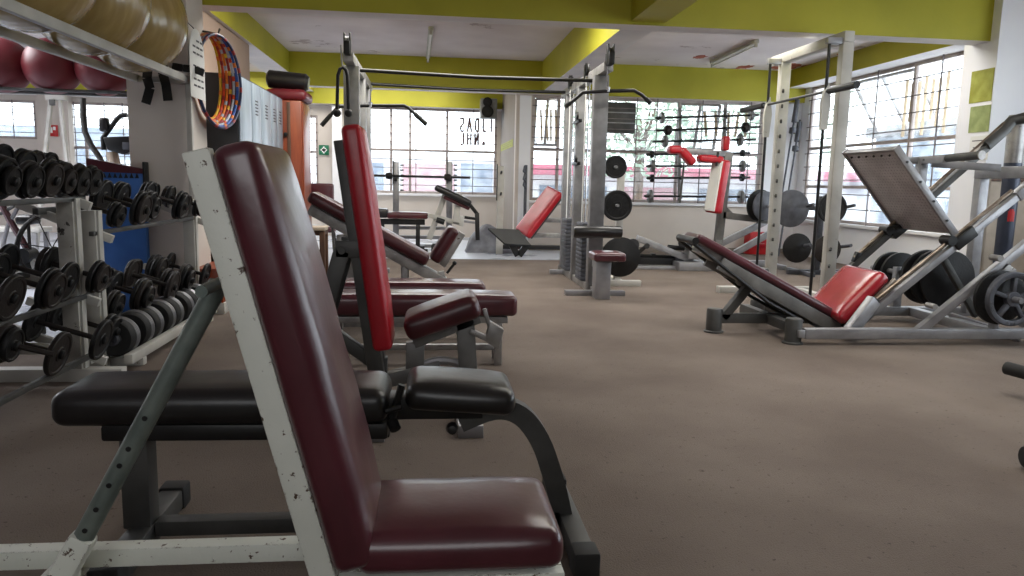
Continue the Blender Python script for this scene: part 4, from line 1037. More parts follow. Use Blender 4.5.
mb = MB(); mb.tube([(XS-.17, bar0.y+.35, bar0.z), (XS-.17, bar1.y-.1, bar0.z)], .014, 10); br = mb.build('bar', 'charcoal', b)
mb = MB(); mb.tube([bar0, (XS-.17, bar0.y+.46, bar0.z)], .033, 14); mb.build('sleeve', 'black_paint', br); mb = MB(); mb.tube([(XS-.17, YFr+.1, bar0.z), (XS-.17, bar1.y, bar0.z)], .033, 14); mb.build('sleeve', 'black_paint', br)

# ---- plate tree right of it
b = thing('plate_tree', 'dark plate storage tree against the end wall, behind the smith machine posts', 'rack', (4.9, 10.0, 0))
XA = A(800, 240, Y=10.1).x; XB = A(836, 240, Y=10.1).x; XM = (XA+XB)/2
mb = MB(); mb.box(XM-.04, XM+.04, 10.06, 10.14, .06, A(815, 196, Y=10.1).z); mb.build('post', 'iron_grey', b)
for py in (208, 247):
    z = A(800, py, Y=10.1).z
    mb = MB(); mb.box(XA-.1, XB+.05, 10.07, 10.13, z-.03, z+.03); mb.build('cross_arm', 'iron_grey', b)
    for X in (XA-.05, XB):
        mb = MB(); mb.tube([(X, 10.1, z), (X+.02, 9.74, z+.06)], .024, 12); mb.build('peg', 'iron_grey', b)
mb = MB(); mb.box(XA-.15, XB+.1, 10.06, 10.14, .0, .07); mb.box(XA+.0, XA+.08, 9.75, 10.45, 0, .06); mb.box(XB-.08, XB, 9.75, 10.45, 0, .06); mb.build('base', 'iron_grey', b)
for (px, py, r, m, st, lb) in ((791, 208.5, 19.5, 'iron_grey', 'flat', 'large smooth grey weight plate on the upper peg, between the smith machine posts'), (832, 208, 16, 'iron', 'solid', 'dark lettered weight plate, upper one behind the right smith machine post'), (797, 248, 15.5, 'iron', 'flat', 'dark weight plate on the lower peg, between the smith machine posts'), (827, 249.5, 15, 'iron_rust', 'flat', 'brownish weight plate, lower one behind the right smith machine post')):
    c = A(px, py, Y=9.9); plate(lb, c, r*9.9/F, .045, st, m)

# ================================================================== LEG PRESS
b = thing('leg_press_machine', 'large silver leg press with reclined maroon back, glossy red seat and tread footplate', 'leg press', (3.4, 6.0, 0))
YN_, YF_, YC = 5.45, 6.5, 5.98
xr0 = A(803, 340, Y=YN_).x
def rail_box(x0, x1, y, h0=.05, h1=.13, m='silver', nm='base_rail'):
    mb = MB(); mb.box(x0, x1, y-.04, y+.04, h0, h1, bev=.006); return mb.build(nm, m, b)
rail_box(xr0, 5.7, YN_); rail_box(A(795, 316, Y=YF_).x, 5.7, YF_)
mb = MB(); mb.box(5.62, 5.7, YN_+.04, YF_-.04, .05, .13); mb.build('cross_rail', 'silver', b); mb = MB(); mb.box(4.45, 4.53, YN_+.04, YF_-.04, .05, .13); mb.build('cross_rail', 'silver', b)
# round rubber feet of the head end
def foot(px, py, Y, r=.065):
    q = A(px, py, Y=Y); mb = MB(); mb.lathe((q.x, Y, 0), (0, 0, 1), [(r*1.25, 0), (r*1.25, .012), (r, .02), (r, .185), (r*.9, .2), (0, .2)], 20); mb.build('foot', 'charcoal', b); return q
f1 = foot(793, 335, 5.5); f2 = foot(714, 322, 5.95); f3 = foot(757, 312, 6.45)
mb = MB(); mb.beam((f2.x, 5.95, .12), (f1.x+.5, 5.95, .12), .07, .08); mb.beam((f1.x, 5.5, .12), (f1.x+.0, 6.45, .12), .07, .08); mb.beam((f3.x, 6.45, .13), (f1.x+.3, 6.45, .13), .07, .08); mb.build('head_rail', 'charcoal', b)
rail_box(f1.x, xr0-.003, YN_, .06, .12); rail_box(f1.x, xr0+.4, YF_, .06, .12, 'charcoal')
mb = MB(); q0, q1 = A(722, 318, Y=5.95), A(752, 282, Y=5.95); mb.beam(q0, q1, .07, .07); mb.beam(q1+V((-.12, 0, -.01)), q1+V((.12, 0, .1)), .1, .05); mb.tube([q1+V((-.08, -.1, .0)), q1+V((-.08, .1, .0))], .018, 10); mb.build('head_strut', 'charcoal', b)
# reclined back
p0, p1 = A(699, 236, Y=5.8), A(847, 320, Y=5.8); p0.y = p1.y = YC
d = (p1-p0).normalized(); n_ = V((-d.z, 0, d.x))
mb = MB(); mb.pad((p0+p1)/2-n_*.01, (p1-p0)/2, (0, .17, 0), n_*.035, r=.028, puff=.012); mb.build('backrest', 'maroon', b)
mb = MB()
for y in (YC-.15, YC+.15): mb.beam((p0.x, y, p0.z)+0*d if False else V((p0.x, y, p0.z))+d*.28-n_*.105, V((p1.x, y, p1.z))+d*.06-n_*.1, .05, .105, up=n_)
mb.build('back_frame', 'grey_paint', b)
mb = MB()
for y in (YC-.17, YC+.17): mb.tube([V((p0.x, y, p0.z))-d*.02-n_*.07, V((p0.x, y, p0.z))+d*.8-n_*.19, V((p0.x, y, p0.z))+d*1.15-n_*.19], .016, 8)
mb.tube([V((p0.x, YC-.2, p0.z))-d*.01-n_*.05, V((p0.x, YC+.2, p0.z))-d*.01-n_*.05], .03, 12)
mb.build('adjusting_rods', 'black_paint', b)
mb = MB(); mb.obox(p0+d*.2-n_*.075, d*.09, (0, .12, 0), n_*.03); mb.build('bracket', 'silver_worn', b)
# seat, facing the head end
s0, s1 = A(840, 321, Y=5.72), A(882, 279, Y=5.72); s0.y = s1.y = YC
d2 = (s1-s0).normalized(); n2 = V((-d2.z, 0, d2.x))
mb = MB(); mb.pad((s0+s1)/2-n2*.0+d2*.02, d2*((s1-s0).length/2+.03), (0, .29, 0), n2*.06, r=.05, puff=.02, wob=.004); mb.build('seat', 'red_glossy', b)
mb = MB()
for y in (YC-.315, YC+.315):
    mb.beam(V((s0.x, y, s0.z))-n2*.05+d2*.02, V((s1.x, y, s1.z))-n2*.05+d2*.06, .012, .035, up=n2)
    mb.beam(V((s0.x, y, s0.z))-n2*.13-d2*.05, V((s1.x, y, s1.z))-n2*.13-d2*.1, .012, .03, up=n2)
mb.build('seat_rail', 'bronze_rail', b)
mb = MB(); mb.beam(s0-n2*.09, s1-n2*.09, .46, .02, up=n2); mb.build('seat_board', 'black_paint', b)
# sled rails
def Rr(px, py, Y): return A(px, py, Y=Y)
rd_ = V((.775, 0, .632))
for (Y, q0, q1, m) in ((5.66, (846, 333), (1016, 197), 'silver'), (6.36, (832, 284), (1008, 129), 'charcoal')):
    a, c = Rr(*q0, Y), Rr(*q1, Y)
    mb = MB(); mb.beam(a, c, .055, .055, up=(-.6, 0, .7)); rl = mb.build('sled_rail', m, b)
    nn = V((-rd_.z, 0, rd_.x))
    mb = MB(); mb.tube([a+nn*.065+rd_*.3, c+nn*.065], .017, 12); mb.build('guide_rod', 'bronze_rail', rl)
    mb = MB(); mb.beam(a+rd_*.28+nn*.03, a+rd_*.36+nn*.08, .05, .05); mb.build('rod_clamp', 'black_paint', rl)
ea, ec = Rr(1008, 129, 6.36), Rr(1016, 197, 5.66)
mb = MB(); mb.tube([Rr(985, 146, 6.36), Rr(1003, 131, 6.36), Rr(1012, 121, 6.36), Rr(1024, 118, 6.3), Rr(1045, 118, 6.2)], .05, 14); mb.build('top_tube', 'charcoal', b)
mb = MB(); tp = Rr(1045, 172, 5.66); mb.beam(ec, tp, .07, .08, up=(-.6, 0, .7)); mb.box(tp.x-.05, tp.x+.05, 5.6, 6.4, tp.z-.05, tp.z+.05); mb.build('top_rail', 'silver', b)
for y in (5.66, 6.36):
    mb = MB(); mb.box(tp.x-.045, tp.x+.045, y-.04, y+.04, .1, tp.z); mb.build('rear_post', 'silver', b)
# near supporting diagonal
a, c = A(917, 332, Y=YN_), A(1026, 244, Y=YN_); mb = MB(); mb.beam(a, a+(c-a)*1.35, .06, .065, up=(-.6, 0, .7)); mb.build('diagonal_brace', 'silver', b)
mb = MB(); g = A(932, 306, Y=YN_-.05); mb.tube([g+V((0, -.04, 0)), g+V((0, .06, 0))], .022, 10); mb.build('bolt', 'silver_worn', b); mb = MB(); g = A(997, 258, Y=YN_-.05); mb.tube([g+V((0, -.04, 0)), g+V((0, .06, 0))], .025, 10); mb.obox(A(1005, 271, Y=YN_), (.05, 0, -.03), (0, .03, 0), (.03, 0, .04)); mb.build('bolt', 'silver_worn', b)
a, c = A(848, 334, Y=YN_+.1), A(866, 318, Y=YN_+.1); mb = MB(); mb.beam(a, A(874, 300, Y=5.6), .07, .1); mb.build('seat_strut', 'silver', b)
a, c = A(941, 255, Y=5.9), A(976, 316, Y=5.9); mb = MB(); mb.beam(a, c, .05, .05, up=(1, 0, .5)); mb.build('cross_strut', 'charcoal', b)
a, c = A(950, 316, Y=6.0), A(1020, 338, Y=YN_+.1); mb = MB(); mb.beam(a, c, .06, .06); mb.build('floor_brace', 'silver', b)
# footplate on the sled
pa, pb = A(897, 149, Y=5.66), A(954, 233, Y=5.66)
pd = (pb-pa).normalized(); pn = V((pd.z, 0, -pd.x))
if pn.x > 0: pn = -pn
hy = .37; pm = (pa+pb)/2; pm.y = 6.03
mb = MB(); mb.obox(pm, (pb-pa)/2, (0, hy, 0), pn*.012); fp = mb.build('footplate', 'tread', b)
mb = MB()
L2 = (pb-pa).length/2
for i in range(26):
    for j in range(18):
        c = pm+pd*(-L2+.05+(2*L2-.1)*i/25)+V((0, -hy+.04+(2*hy-.08)*j/17, 0))+pn*.013
        u = (pd+V((0, 1 if (i+j) % 2 else -1, 0))).normalized(); w_ = u.cross(pn)
        vs = [mb.bm.verts.new(c+u*.014), mb.bm.verts.new(c+w_*.004), mb.bm.verts.new(c-u*.014), mb.bm.verts.new(c-w_*.004)]
        tpv = mb.bm.verts.new(c+pn*.004)
        for k in range(4): mb.bm.faces.new((vs[k], vs[(k+1) % 4], tpv))
o = mb.build('tread_pattern', 'silver', fp)
mb = MB()
for y in (6.03-hy, 6.03+hy): mb.beam(V((pa.x, y, pa.z))-pd*.02, V((pb.x, y, pb.z))+pd*.05, .025, .06, up=pn)
mb.beam((pa.x, 6.03-hy, pa.z), (pa.x, 6.03+hy, pa.z), .025, .05, up=pn); mb.build('plate_rim', 'silver', fp)
mb = MB()
for i in range(6):
    c = V((pa.x, 6.03-hy+.1+i*.11, pa.z))+pd*.04+pn*.02; mb.tube([c, c+pn*.012], .009, 8)
for i in range(4):
    c = pm+V((0, -hy-.013, 0))+pd*(-.3+.2*i); mb.tube([c, c+V((0, -.01, 0))], .01, 8)
mb.build('bolt_heads', 'black_paint', fp)
# sled arms behind the plate
h0, h1 = A(905, 152, Y=6.2), A(982, 153, Y=5.3)
mb = MB(); pk_ = A(926, 160, Y=5.95); mb.tube([pk_, (pk_.x+.03, 5.35, pk_.z+.02)], .032, 14); ho = mb.build('plate_sleeve', 'charcoal', b)
mb = MB(); mb.tube([(pk_.x+.0285, 5.352, pk_.z+.02), (pk_.x+.03, 5.342, pk_.z+.02)], .036, 16); mb.build('sleeve_end', 'silver_worn', ho)
mb = MB(); mb.beam(pm-pd*.33-pn*.02, V((pk_.x, 6.03, pk_.z)), .06, .05); mb.beam((pk_.x, 5.7, pk_.z), (pk_.x, 6.36, pk_.z), .06, .06); mb.beam(pk_+V((.02, -.05, -.03)), A(1000, 168, Y=5.72), .05, .06); mb.beam(pm+pd*.05-pn*.02, pm+pd*.05-pn*.25, .06, .06); mb.beam((pk_.x, 6.0, pk_.z), (pk_.x+.0, 6.0, pk_.z-.22), .07, .07, up=(1, 0, 0)); mb.build('sled_arm', 'silver', b)
for Y, q in ((5.66, (962, 238)), (6.36, (899, 228))):
    c = A(*q, Y=Y); mb = MB(); mb.obox(c, rd_*.1, (0, .05, 0), V((-rd_.z, 0, rd_.x))*.045); mb.tube([c+V((-.12, -.06, -.02)), c+V((-.12, .06, -.02))], .04, 12); mb.build('sled_carriage', 'black_paint', b)
# stored plates
mb = MB(); q = A(897, 272, Y=6.55); mb.tube([(q.x, 6.5, q.z), (q.x, 6.95, q.z)], .022, 10); mb.box(q.x-.04, q.x+.04, 6.5, 6.56, .1, q.z+.05); q = A(948, 278, Y=6.0); mb.tube([(q.x, 6.05, q.z), (q.x, 6.5, q.z)], .022, 10); mb.build('plate_peg', 'silver', b)
c = A(947, 279, Y=6.05)
for i, (dx, dy, r, lb) in enumerate(((0, 0, 31, 'nearest of the three big black plates stacked inside the leg press'), (-.05, .07, 31, 'middle of the three big black plates stacked inside the leg press'), (-.1, .14, 30, 'rearmost of the three big black plates stacked inside the leg press'))):
    plate(lb, c+V((dx, dy, 0)), r*6.05/F, .05, 'flat', 'iron')
c = A(900, 273, Y=6.7)
for i, (dx, dy, r, lb) in enumerate(((0, 0, 22, 'black plate beside the red leg press seat, nearer of two'), (-.04, .07, 22, 'black plate beside the red leg press seat, farther of two'))):
    plate(lb, c+V((dx, dy, 0)), r*6.7/F, .05, 'flat', 'iron')
c = A(1012, 299, Y=5.3)
mb = MB(); mb.tube([(c.x, 5.46, c.z), (c.x, 5.2, c.z)], .024, 10); mb.beam((c.x, 5.46, .1), (c.x, 5.46, c.z+.05), .06, .05, up=(1, 0, 0)); mb.build('plate_peg', 'silver', b)
plate('black five-spoke weight plate with pale lettering at the right edge of the leg press', c+V((0, -.0, 0)), 30*5.3/F, .05, 'spoke', 'iron_grey')
plate('plain black weight plate behind the five-spoke one', c+V((-.04, .08, 0)), 30*5.35/F, .045, 'flat', 'iron')

# ---- things against the right column
p = A(1010, 190, Y=6.9)
t = thing('punch_post', 'thick dark grey cylindrical post before the white column', 'post', (p.x, 6.9, 0))
zt = A(1012, 115, Y=6.9).z
mb = MB(); mb.lathe((p.x, 6.9, .03), (0, 0, 1), [(.0, 0), (.078, 0), (.078, zt-.04), (.07, zt-.03), (0, zt-.03)], 28); mb.build('post', 'dark_blue', t)
mb = MB(); mb.lathe((p.x, 6.9, 0), (0, 0, 1), [(.0, 0), (.16, 0), (.16, .02), (.08, .03), (0, .03)], 28); mb.build('base_disc', 'black_paint', t)
mb = MB(); mb.lathe((p.x, 6.9, zt-.46), (0, 0, 1), [(.0, 0), (.0795, 0), (.0795, .46), (0, .462)], 28); mb.build('upper_sleeve', 'silver_worn', t)
mb = MB()
for k in range(5):
    a_ = PI*1.33+.14*k; mb.obox((p.x+math.cos(a_)*.0785, 6.9+math.sin(a_)*.0785, .98+.02*(k % 2)), (math.cos(a_)*.003, math.sin(a_)*.003, 0), (-math.sin(a_)*.008, math.cos(a_)*.008, 0), (0, 0, .05), bev=0)
mb.build('red_mark', 'sign_red', t)
q0, q1 = A(985, 190, Y=7.1), A(985, 318, Y=7.1)
mb = MB(); mb.beam((q0.x+.02, 7.1, 0), (q0.x, 7.1, 1.35), .035, .09, up=(1, 0, 0)); tag(mb.build('wooden_board', 'tan', org=(q0.x, 7.1, 0)), 'upright tan wooden board leaning by the column, left of the dark post', 'board')
q0, q1 = A(1017, 238, Y=6.6), A(1024, 178, Y=6.6)
t = thing('wall_mirror', 'brown framed panel standing against the white column at the right edge', 'mirror', (q0.x+.3, 7.0, 0))
x0 = q0.x; zt = A(1024, 175, Y=6.8).z
mb = MB(); mb.box(x0-.0, x0+.05, 7.2, 7.26, 0, zt); mb.box(x0+.65, x0+.7, 7.2, 7.26, 0, zt); mb.box(x0+.05, x0+.65, 7.2, 7.26, zt-.06, zt); mb.box(x0+.05, x0+.65, 7.2, 7.26, 0, .06); mb.build('frame', 'wood_dark', t)
mb = MB(); mb.box(x0+.05, x0+.65, 7.22, 7.24, .06, zt-.06, bev=0); mb.build('panel', 'tan', t)
notice('yellow-green notice high on the right column', 971, 70, 993, 102, 5.72, 'poster_yellow', 0)
notice('pale green notice below the yellow-green one on the right column', 970, 106, 990, 132, 5.72, 'poster_green', 0)
notice('white notice below the green one on the right column', 970, 136, 989, 160, 5.72, 'paper', 3)
# leaning bars in the corner by the right windows
for (q0, q1, lb) in (((798, 97), (782, 195), 'taller pole leaning in the far right corner behind the smith machine'), ((800, 120), (788, 195), 'shorter dark pole leaning in the far right corner behind the smith machine')):
    a, c = A(*q0, Y=13.25), A(*q1, Y=12.9)
    e = c+(c-a)*((c.z-.02)/(a.z-c.z)); 
    mb = MB(); mb.tube([a, e], .018, 8); mb.tube([a+(e-a)*.02, a+(e-a)*.16], .045, 10); mb.tube([a+(e-a)*.2, a+(e-a)*.23], .06, 12)
    tag(mb.build('leaning_bar', 'iron_grey', org=e), lb, 'bar')
# dark bar ends at the right edge of the picture
c = A(1007, 368, Z=.16); e = A(1060, 382, Z=.16)
t = thing('floor_bar_stand', 'black rubber-tipped bar end on the floor at the right edge of the picture', 'bar', (e.x, e.y, 0))
mb = MB(); mb.tube([c, e, e+V((.4, -.05, 0))], .04, 14); mb.build('bar', 'rubber', t)
mb = MB(); q = e+V((.3, -.04, 0)); mb.box(q.x-.05, q.x+.05, q.y-.3, q.y+.3, 0, .125); mb.build('foot', 'black_paint', t)
c = A(1021, 457, Z=.06)
mb = MB(); mb.lathe((c.x+.01, c.y, .06), (1, -.2, 0), [(0, 0), (.045, .004), (.055, .02), (.055, .3), (.04, .32), (0, .32)], 18); tag(mb.build('foam_roller_end', 'rubber', org=(c.x, c.y, 0)), 'small black roller end at the right edge, nearest to the viewer', 'roller')
# ================================================================== DUMBBELL RACKS (left)
XF_, XBk = -2.0, -2.55
def shelf_rack(label, ya, yb, shelves, posts, feet):
    b = thing('dumbbell_rack', label, 'rack', (-2.25, (ya+yb)/2, 0))
    for (y, zt_, m) in posts:
        mb = MB(); mb.box(XF_-.09, XF_, y-.035, y+.035, .0, zt_, bev=.004); mb.mi = 1; mb.box(XF_-.0, XF_+.012, y-.015, y+.04, .0, zt_, bev=.002); mb.build('front_post', [m, 'white_paint'], b)
        if feet:
            mb = MB(); mb.box(XBk-.07, XBk, y-.035, y+.035, .0, zt_+.12, bev=.004); mb.build('rear_post', 'white_paint', b)
            mb = MB(); mb.box(XBk, XF_-.09, y-.03, y+.03, .16, .22); mb.build('side_rail', 'white_paint', b)
        if feet: 
            mb = MB(); mb.box(XBk-.1, XF_+.22, y-.04, y+.04, .0, .075); mb.build('foot', 'white_paint', b)
    for (z, xf) in shelves:        # two angle rails and tilted side arms
        zb = z+.13
        mb = MB(); mb.box(xf-.05, xf-.02, ya, yb, z-.022, z+.006, bev=.003); mb.build('front_rail', 'charcoal', b)
        mb = MB(); mb.box(xf-.36, xf-.325, ya, yb, zb-.03, zb+.01, bev=.003); mb.build('rear_rail', 'charcoal', b)
        for (y, _, _) in posts:
            mb = MB(); mb.beam((xf-.5, y+.055, z+.16), (xf+.04, y+.055, z-.05), .035, .05); mb.build('shelf_arm', 'white_paint', b)
    return b
shelf_rack('near dumbbell rack section at the left edge, ending at the scuffed white post', 2.7, 4.66, [(1.06, -1.98), (.5, -1.96), (.15, -1.94)], [(4.52, 1.06, 'dirty_white'), (2.75, 1.06, 'dirty_white')], True)
shelf_rack('far dumbbell rack section reaching to the grey pillar', 4.74, 6.76, [(.85, -1.98), (.26, -1.96)], [(4.8, .98, 'white_paint'), (6.7, 1.0, 'white_paint')], False)
b = thing('floor_rail', 'white bottom rail on the floor holding the row of ringed round dumbbells', 'rack', (-1.9, 5.4, 0))
mb = MB(); mb.box(-1.85, -1.8, 4.7, 6.55, .05, .11); mb.box(-2.08, -2.04, 4.7, 6.55, .05, .11); mb.build('rail', 'white_paint', b)
for y in (4.9, 6.4):
    mb = MB(); mb.box(-2.08, -1.8, y-.03, y+.03, .0, .05); mb.build('foot', 'white_paint', b)

# ---- dumbbells
def db(label, y, z, xf, R, ln=.34, style=0, tilt=.3, cat='dumbbell', group=None, yaw=0):
    """plate-loaded dumbbell lying across a tilted shelf; front end at x=xf"""
    t = thing('dumbbell', label, cat, (0, 0, 0), group)
    t.location = (xf, y, z); t.rotation_euler = (0, tilt, yaw)
    # local: axis along -X from the front end
    mb = MB(); mb.tube([(-.0, 0, 0), (-ln, 0, 0)], .015, 10)
    if style == 2: mb.tube([(.16, 0, 0), (-.02, 0, 0)], .013, 10)
    mb.build('handle', 'iron_rust', t, org=(0, 0, 0))
    th = .028
    for sgn, x0 in ((1, -.02), (-1, -ln+.02)):
        rs = [R, R*.86] if style in (0, 2) else [R, R, R*.7] if style == 1 else [R]
        for k, r in enumerate(rs):
            x = x0-sgn*(.034*k) if k < 1 else x0+(-sgn)*.034*k
            # the bigger plate sits inside
            x = x0-sgn*.034*(len(rs)-1-k)
            mb = MB(); mb.lathe((x-th/2, 0, 0), (1, 0, 0), [(.014, .004), (r*.3, 0), (r*.34, .005), (r*.8, .006), (r*.85, 0), (r*.96, 0), (r, .005), (r, th-.005), (r*.96, th), (r*.85, th), (r*.8, th-.006), (r*.34, th-.005), (r*.3, th), (.014, th-.004)], 28)
            mb.build('weight_plate', MIX[(int(y*37)+k) % 4], t, org=(0, 0, 0))
        mb = MB(); mb.lathe((x0+sgn*.014, 0, 0), (sgn, 0, 0), [(.015, 0), (.024, .001), (.024, .014), (.018, .018), (0, .018)], 14); mb.build('collar', 'iron', t, org=(0, 0, 0))
    return t
MIX = ['iron', 'iron_rust', 'iron', 'iron']
ordn = ['nearest to the camera', 'second from the camera', 'third from the camera', 'fourth from the camera', 'fifth from the camera', 'sixth from the camera', 'seventh from the camera', 'eighth from the camera']
def row(lst, z, xf, what, grp, ln=.34, tilt=.3, styles=(0,)):
    n = len(lst)
    for i, (y, R) in enumerate(lst):
        k = n-1-i
        lb = 'plate-loaded dumbbell on the %s, %s' % (what, 'last before the %s' % END if k == 0 else ('%s from the %s' % (['', 'second', 'third', 'fourth', 'fifth', 'sixth', 'seventh', 'eighth'][k], END)))
        db(lb, y, z+R*.93, xf+ST*(i % 2), R, ln, styles[i % len(styles)], tilt, group=grp)
ST = .0
END = 'scuffed white post'
row([(3.62, .1), (3.84, .105), (4.04, .1), (4.24, .108), (4.42, .1), (4.58, .098), (4.74, .095)], 1.055, -1.96, 'top shelf of the near rack', 'dumbbells on the near top shelf', styles=(0, 1, 0))
ST = .07
row([(3.72, .115), (4.0, .11), (4.28, .115), (4.55, .1), (4.78, .07)], .5, -1.94, 'middle shelf of the near rack', 'dumbbells on the near middle shelf', ln=.36, styles=(3, 0, 3, 0))
row([(4.05, .12), (4.4, .12), (4.75, .1)], .15, -1.9, 'lowest shelf of the near rack', 'dumbbells on the near lowest shelf', ln=.4, styles=(3, 3, 0))
END = 'grey pillar'
ST = .06
row([(5.05, .085), (5.3, .12), (5.68, .115), (6.12, .115), (6.38, .108), (6.6, .095)], .85, -1.95, 'middle shelf of the far rack', 'dumbbells on the far middle shelf', styles=(0, 0, 1, 0))
ST = .085
row([(5.0, .1), (5.3, .115), (5.48, .11), (5.78, .12), (5.98, .115), (6.2, .115), (6.42, .11), (6.6, .105)], .26, -1.97, 'lower shelf of the far rack', 'dumbbells on the far lower shelf', styles=(0, 1, 0, 3))
END = 'scuffed white post'
for i, (y, R) in enumerate([(4.0, .1), (4.22, .1), (4.4, .095), (4.58, .09)]):
    pass
db('dumbbell with bare threaded bar end at the left edge below the middle row', 3.5, .43, -1.83, .09, .36, 2, .25)
db('dark dumbbell on the floor at the left edge, before the rack foot', 3.42, .085, -2.03, .085, .3, 0, 0)
# long round ringed dumbbells lying end to end
def round_db(label, y0, ln, R, x, z):
    t = thing('round_dumbbell', label, 'dumbbell', (x, y0, z), 'ringed round dumbbells on the floor rail')
    hl = ln*.38
    for y in (y0, y0+ln-hl):
        mb = MB(); mb.lathe((x, y, z), (0, 1, 0), [(0, .0), (R*.32, 0), (R*.34, -.012) if False else (R*.34, .0), (R*.4, .012), (R*.9, .012), (R, .03), (R, hl-.02), (R*.92, hl), (0, hl)], 36); hd = mb.build('head', 'rubber', t)
        mb = MB()
        for k in range(3): mb.lathe((x, y+hl*.45+.02*k, z), (0, 1, 0), [(R*.9, 0), (R+.004, .0), (R+.006, .005), (R+.004, .01), (R*.9, .01)], 36)
        mb.build('chrome_ring', 'silver', hd)
        mb = MB(); mb.lathe((x, y+.001, z), (0, -1, 0), [(0, 0), (R*.36, 0), (R*.36, .014), (R*.3, .02), (0, .02)], 20); mb.build('end_hub', 'iron_grey', hd)
    mb = MB(); mb.tube([(x, y0+hl-.005, z), (x, y0+ln-hl+.005, z)], .02, 12); mb.build('handle', 'chrome', t)
for k, lb in enumerate(('nearest', 'second', 'third', 'farthest')):
    round_db('black round dumbbell with chrome rings, %s along the floor rail from the camera' % lb, 4.78+.43*k, .41, .118, -1.943, .19)

# ---- blue panel behind, dark toothed top edge
t = thing('blue_panel', 'blue panel with toothed dark trim and red top standing behind the dumbbells', 'panel', (-2.5, 6.8, 0))
x0, x1, zt = A(90, 200, Y=6.8).x, A(145, 200, Y=6.8).x, A(120, 172, Y=6.8).z
mb = MB(); mb.box(x0, x1, 6.78, 6.86, 0, zt, bev=.004); mb.build('board', 'blue', t)
mb = MB(); mb.prism([(x0, 6.77, zt+.0), (x1, 6.77, zt-.01), (x1, 6.77, zt+.03), (x0, 6.77, zt+.11)], (0, .09, 0)); mb.build('top_edge', 'maroon', t)
mb = MB()
for k in range(9):
    x = x0+.03+k*(x1-x0-.05)/9; z = zt-.02
    mb.prism([(x, 6.772, z-.03), (x+.034, 6.772, z-.03), (x+.017, 6.772, z+.012)], (0, .008, 0))
mb.build('tooth_trim', 'black_paint', t)
mb = MB(); mb.box(x1, x1+.022, 6.77, 6.86, zt-.14, zt+.09); mb.build('end_post', 'black_paint', t)

# ================================================================== BALL SHELF
b = thing('ball_shelf', 'white tubular overhead shelf carrying the three gold balls, upper left', 'shelf', (-2.3, 5.2, 0))
zs = 2.0
mb = MB(); mb.box(-2.06, -2.02, 2.2, 6.82, zs-.03, zs+.03); mb.build('front_rail', 'white_paint', b)
mb = MB(); mb.box(-2.48, -2.44, 2.2, 6.82, zs-.03, zs+.03); mb.build('rear_rail', 'white_paint', b)
for y in (2.3, 6.79):
    mb = MB(); mb.box(-2.44, -2.06, y-.02, y+.02, zs-.03, zs+.02); mb.build('cross_rail', 'white_paint', b)
    for x in ((-2.04, -2.46) if y < 3 else (-2.04,)):
        mb = MB(); mb.box(x-.022, x+.022, y-.02, y+.02, 0, zs-.03); mb.build('post', 'white_paint', b)
for y, lb in ((6.2, 'gold exercise ball on the overhead shelf, next to the pillar'), (5.42, 'gold exercise ball on the overhead shelf, middle of three'), (4.64, 'gold exercise ball on the overhead shelf, at the top left corner')):
    R = .385
    mb = MB()
    prof = []
    for i in range(61):
        a = PI*i/60
        rr = R+(.0028*math.cos(a*46) if .35 < a < PI-.35 else 0)
        prof.append((max(0, rr*math.sin(a)), -rr*math.cos(a)))
    prof[0] = (0, -R); prof[-1] = (0, R)
    mb.lathe((0, 0, 0), (0, 1, .25), prof, 64)
    o = mb.build('exercise_ball', 'gold', angle=80); tag(o, lb, 'ball', 'gold exercise balls')
    o.location = (-2.25, y, zs+.03+math.sqrt(R*R-.19**2))
# straps hanging from the shelf end
for px, lb, pts in ((148, 'black strap hanging from the shelf end, left of the two', [(148, 68), (147, 78), (150, 88), (146, 103)]), (163, 'black strap hanging from the shelf end, right of the two', [(163, 58), (163, 74), (166, 85), (168, 100)])):
    mb = MB(); Y0 = 6.72; w = 4.2*Y0/F
    ps = [A(x, y, Y=Y0) for x, y in pts]
    for p, q in zip(ps[:-1], ps[1:]): mb.beam(p, q+(q-p)*.05, .006, w*2, up=(1, 0, 0), bev=0)
    tag(mb.build('strap', 'black_paint', org=ps[0]), lb, 'strap', 'straps on the ball shelf')
mb = MB(); ps = [A(x, y, Y=6.8) for x, y in ((172, 66), (183, 68), (193, 69), (204, 73))]
for p, q in zip(ps[:-1], ps[1:]): mb.beam(p, q, .03, .06, bev=.01)
tag(mb.build('strap_knot', 'black_paint', org=ps[0]), 'black strap tied round the shelf corner across the paper notice', 'strap')

# ---- red balls on a tube shelf behind the pillar
b = thing('ball_rail', 'dark tube rail holding three dull red balls, beyond the gold ball shelf', 'shelf', (-5, 9.0, 2.0))
zr = A(75, 91, Y=8.8).z
for y in (8.8, 9.12):
    mb = MB(); mb.tube([(-5.6, y, zr), (-2.9, y, zr)], .018, 10); mb.build('rail', 'charcoal', b)
for x in (-5.5, -2.95):
    mb = MB(); mb.tube([(x, 8.8, zr), (x, 9.12, zr)], .015, 8); mb.tube([(x, 8.96, zr), (x, 8.96, CE)], .015, 8); mb.build('hanger', 'charcoal', b)
for px, py, r, lb in ((4, 76, 24.2, 'dull red ball on the tube rail, leftmost of three'), (53.5, 73, 25, 'dull red ball on the tube rail, middle of three'), (105, 78, 25, 'dull red ball on the tube rail, nearest the pillar')):
    R = r*8.96/F
    c = A(px, py, Y=8.96); mb = MB(); mb.sphere((0, 0, 0), R, 40); mb.lathe((0, 0, 0), (.3, .4, 1), [(R*.995, -.01), (R*1.004, 0), (R*.995, .01)], 48)
    o = mb.build('exercise_ball', 'red_ball'); tag(o, lb, 'ball', 'dull red exercise balls'); o.location = (c.x, 8.96, zr+math.sqrt(max(.01, (R+.018)**2-.16**2)))

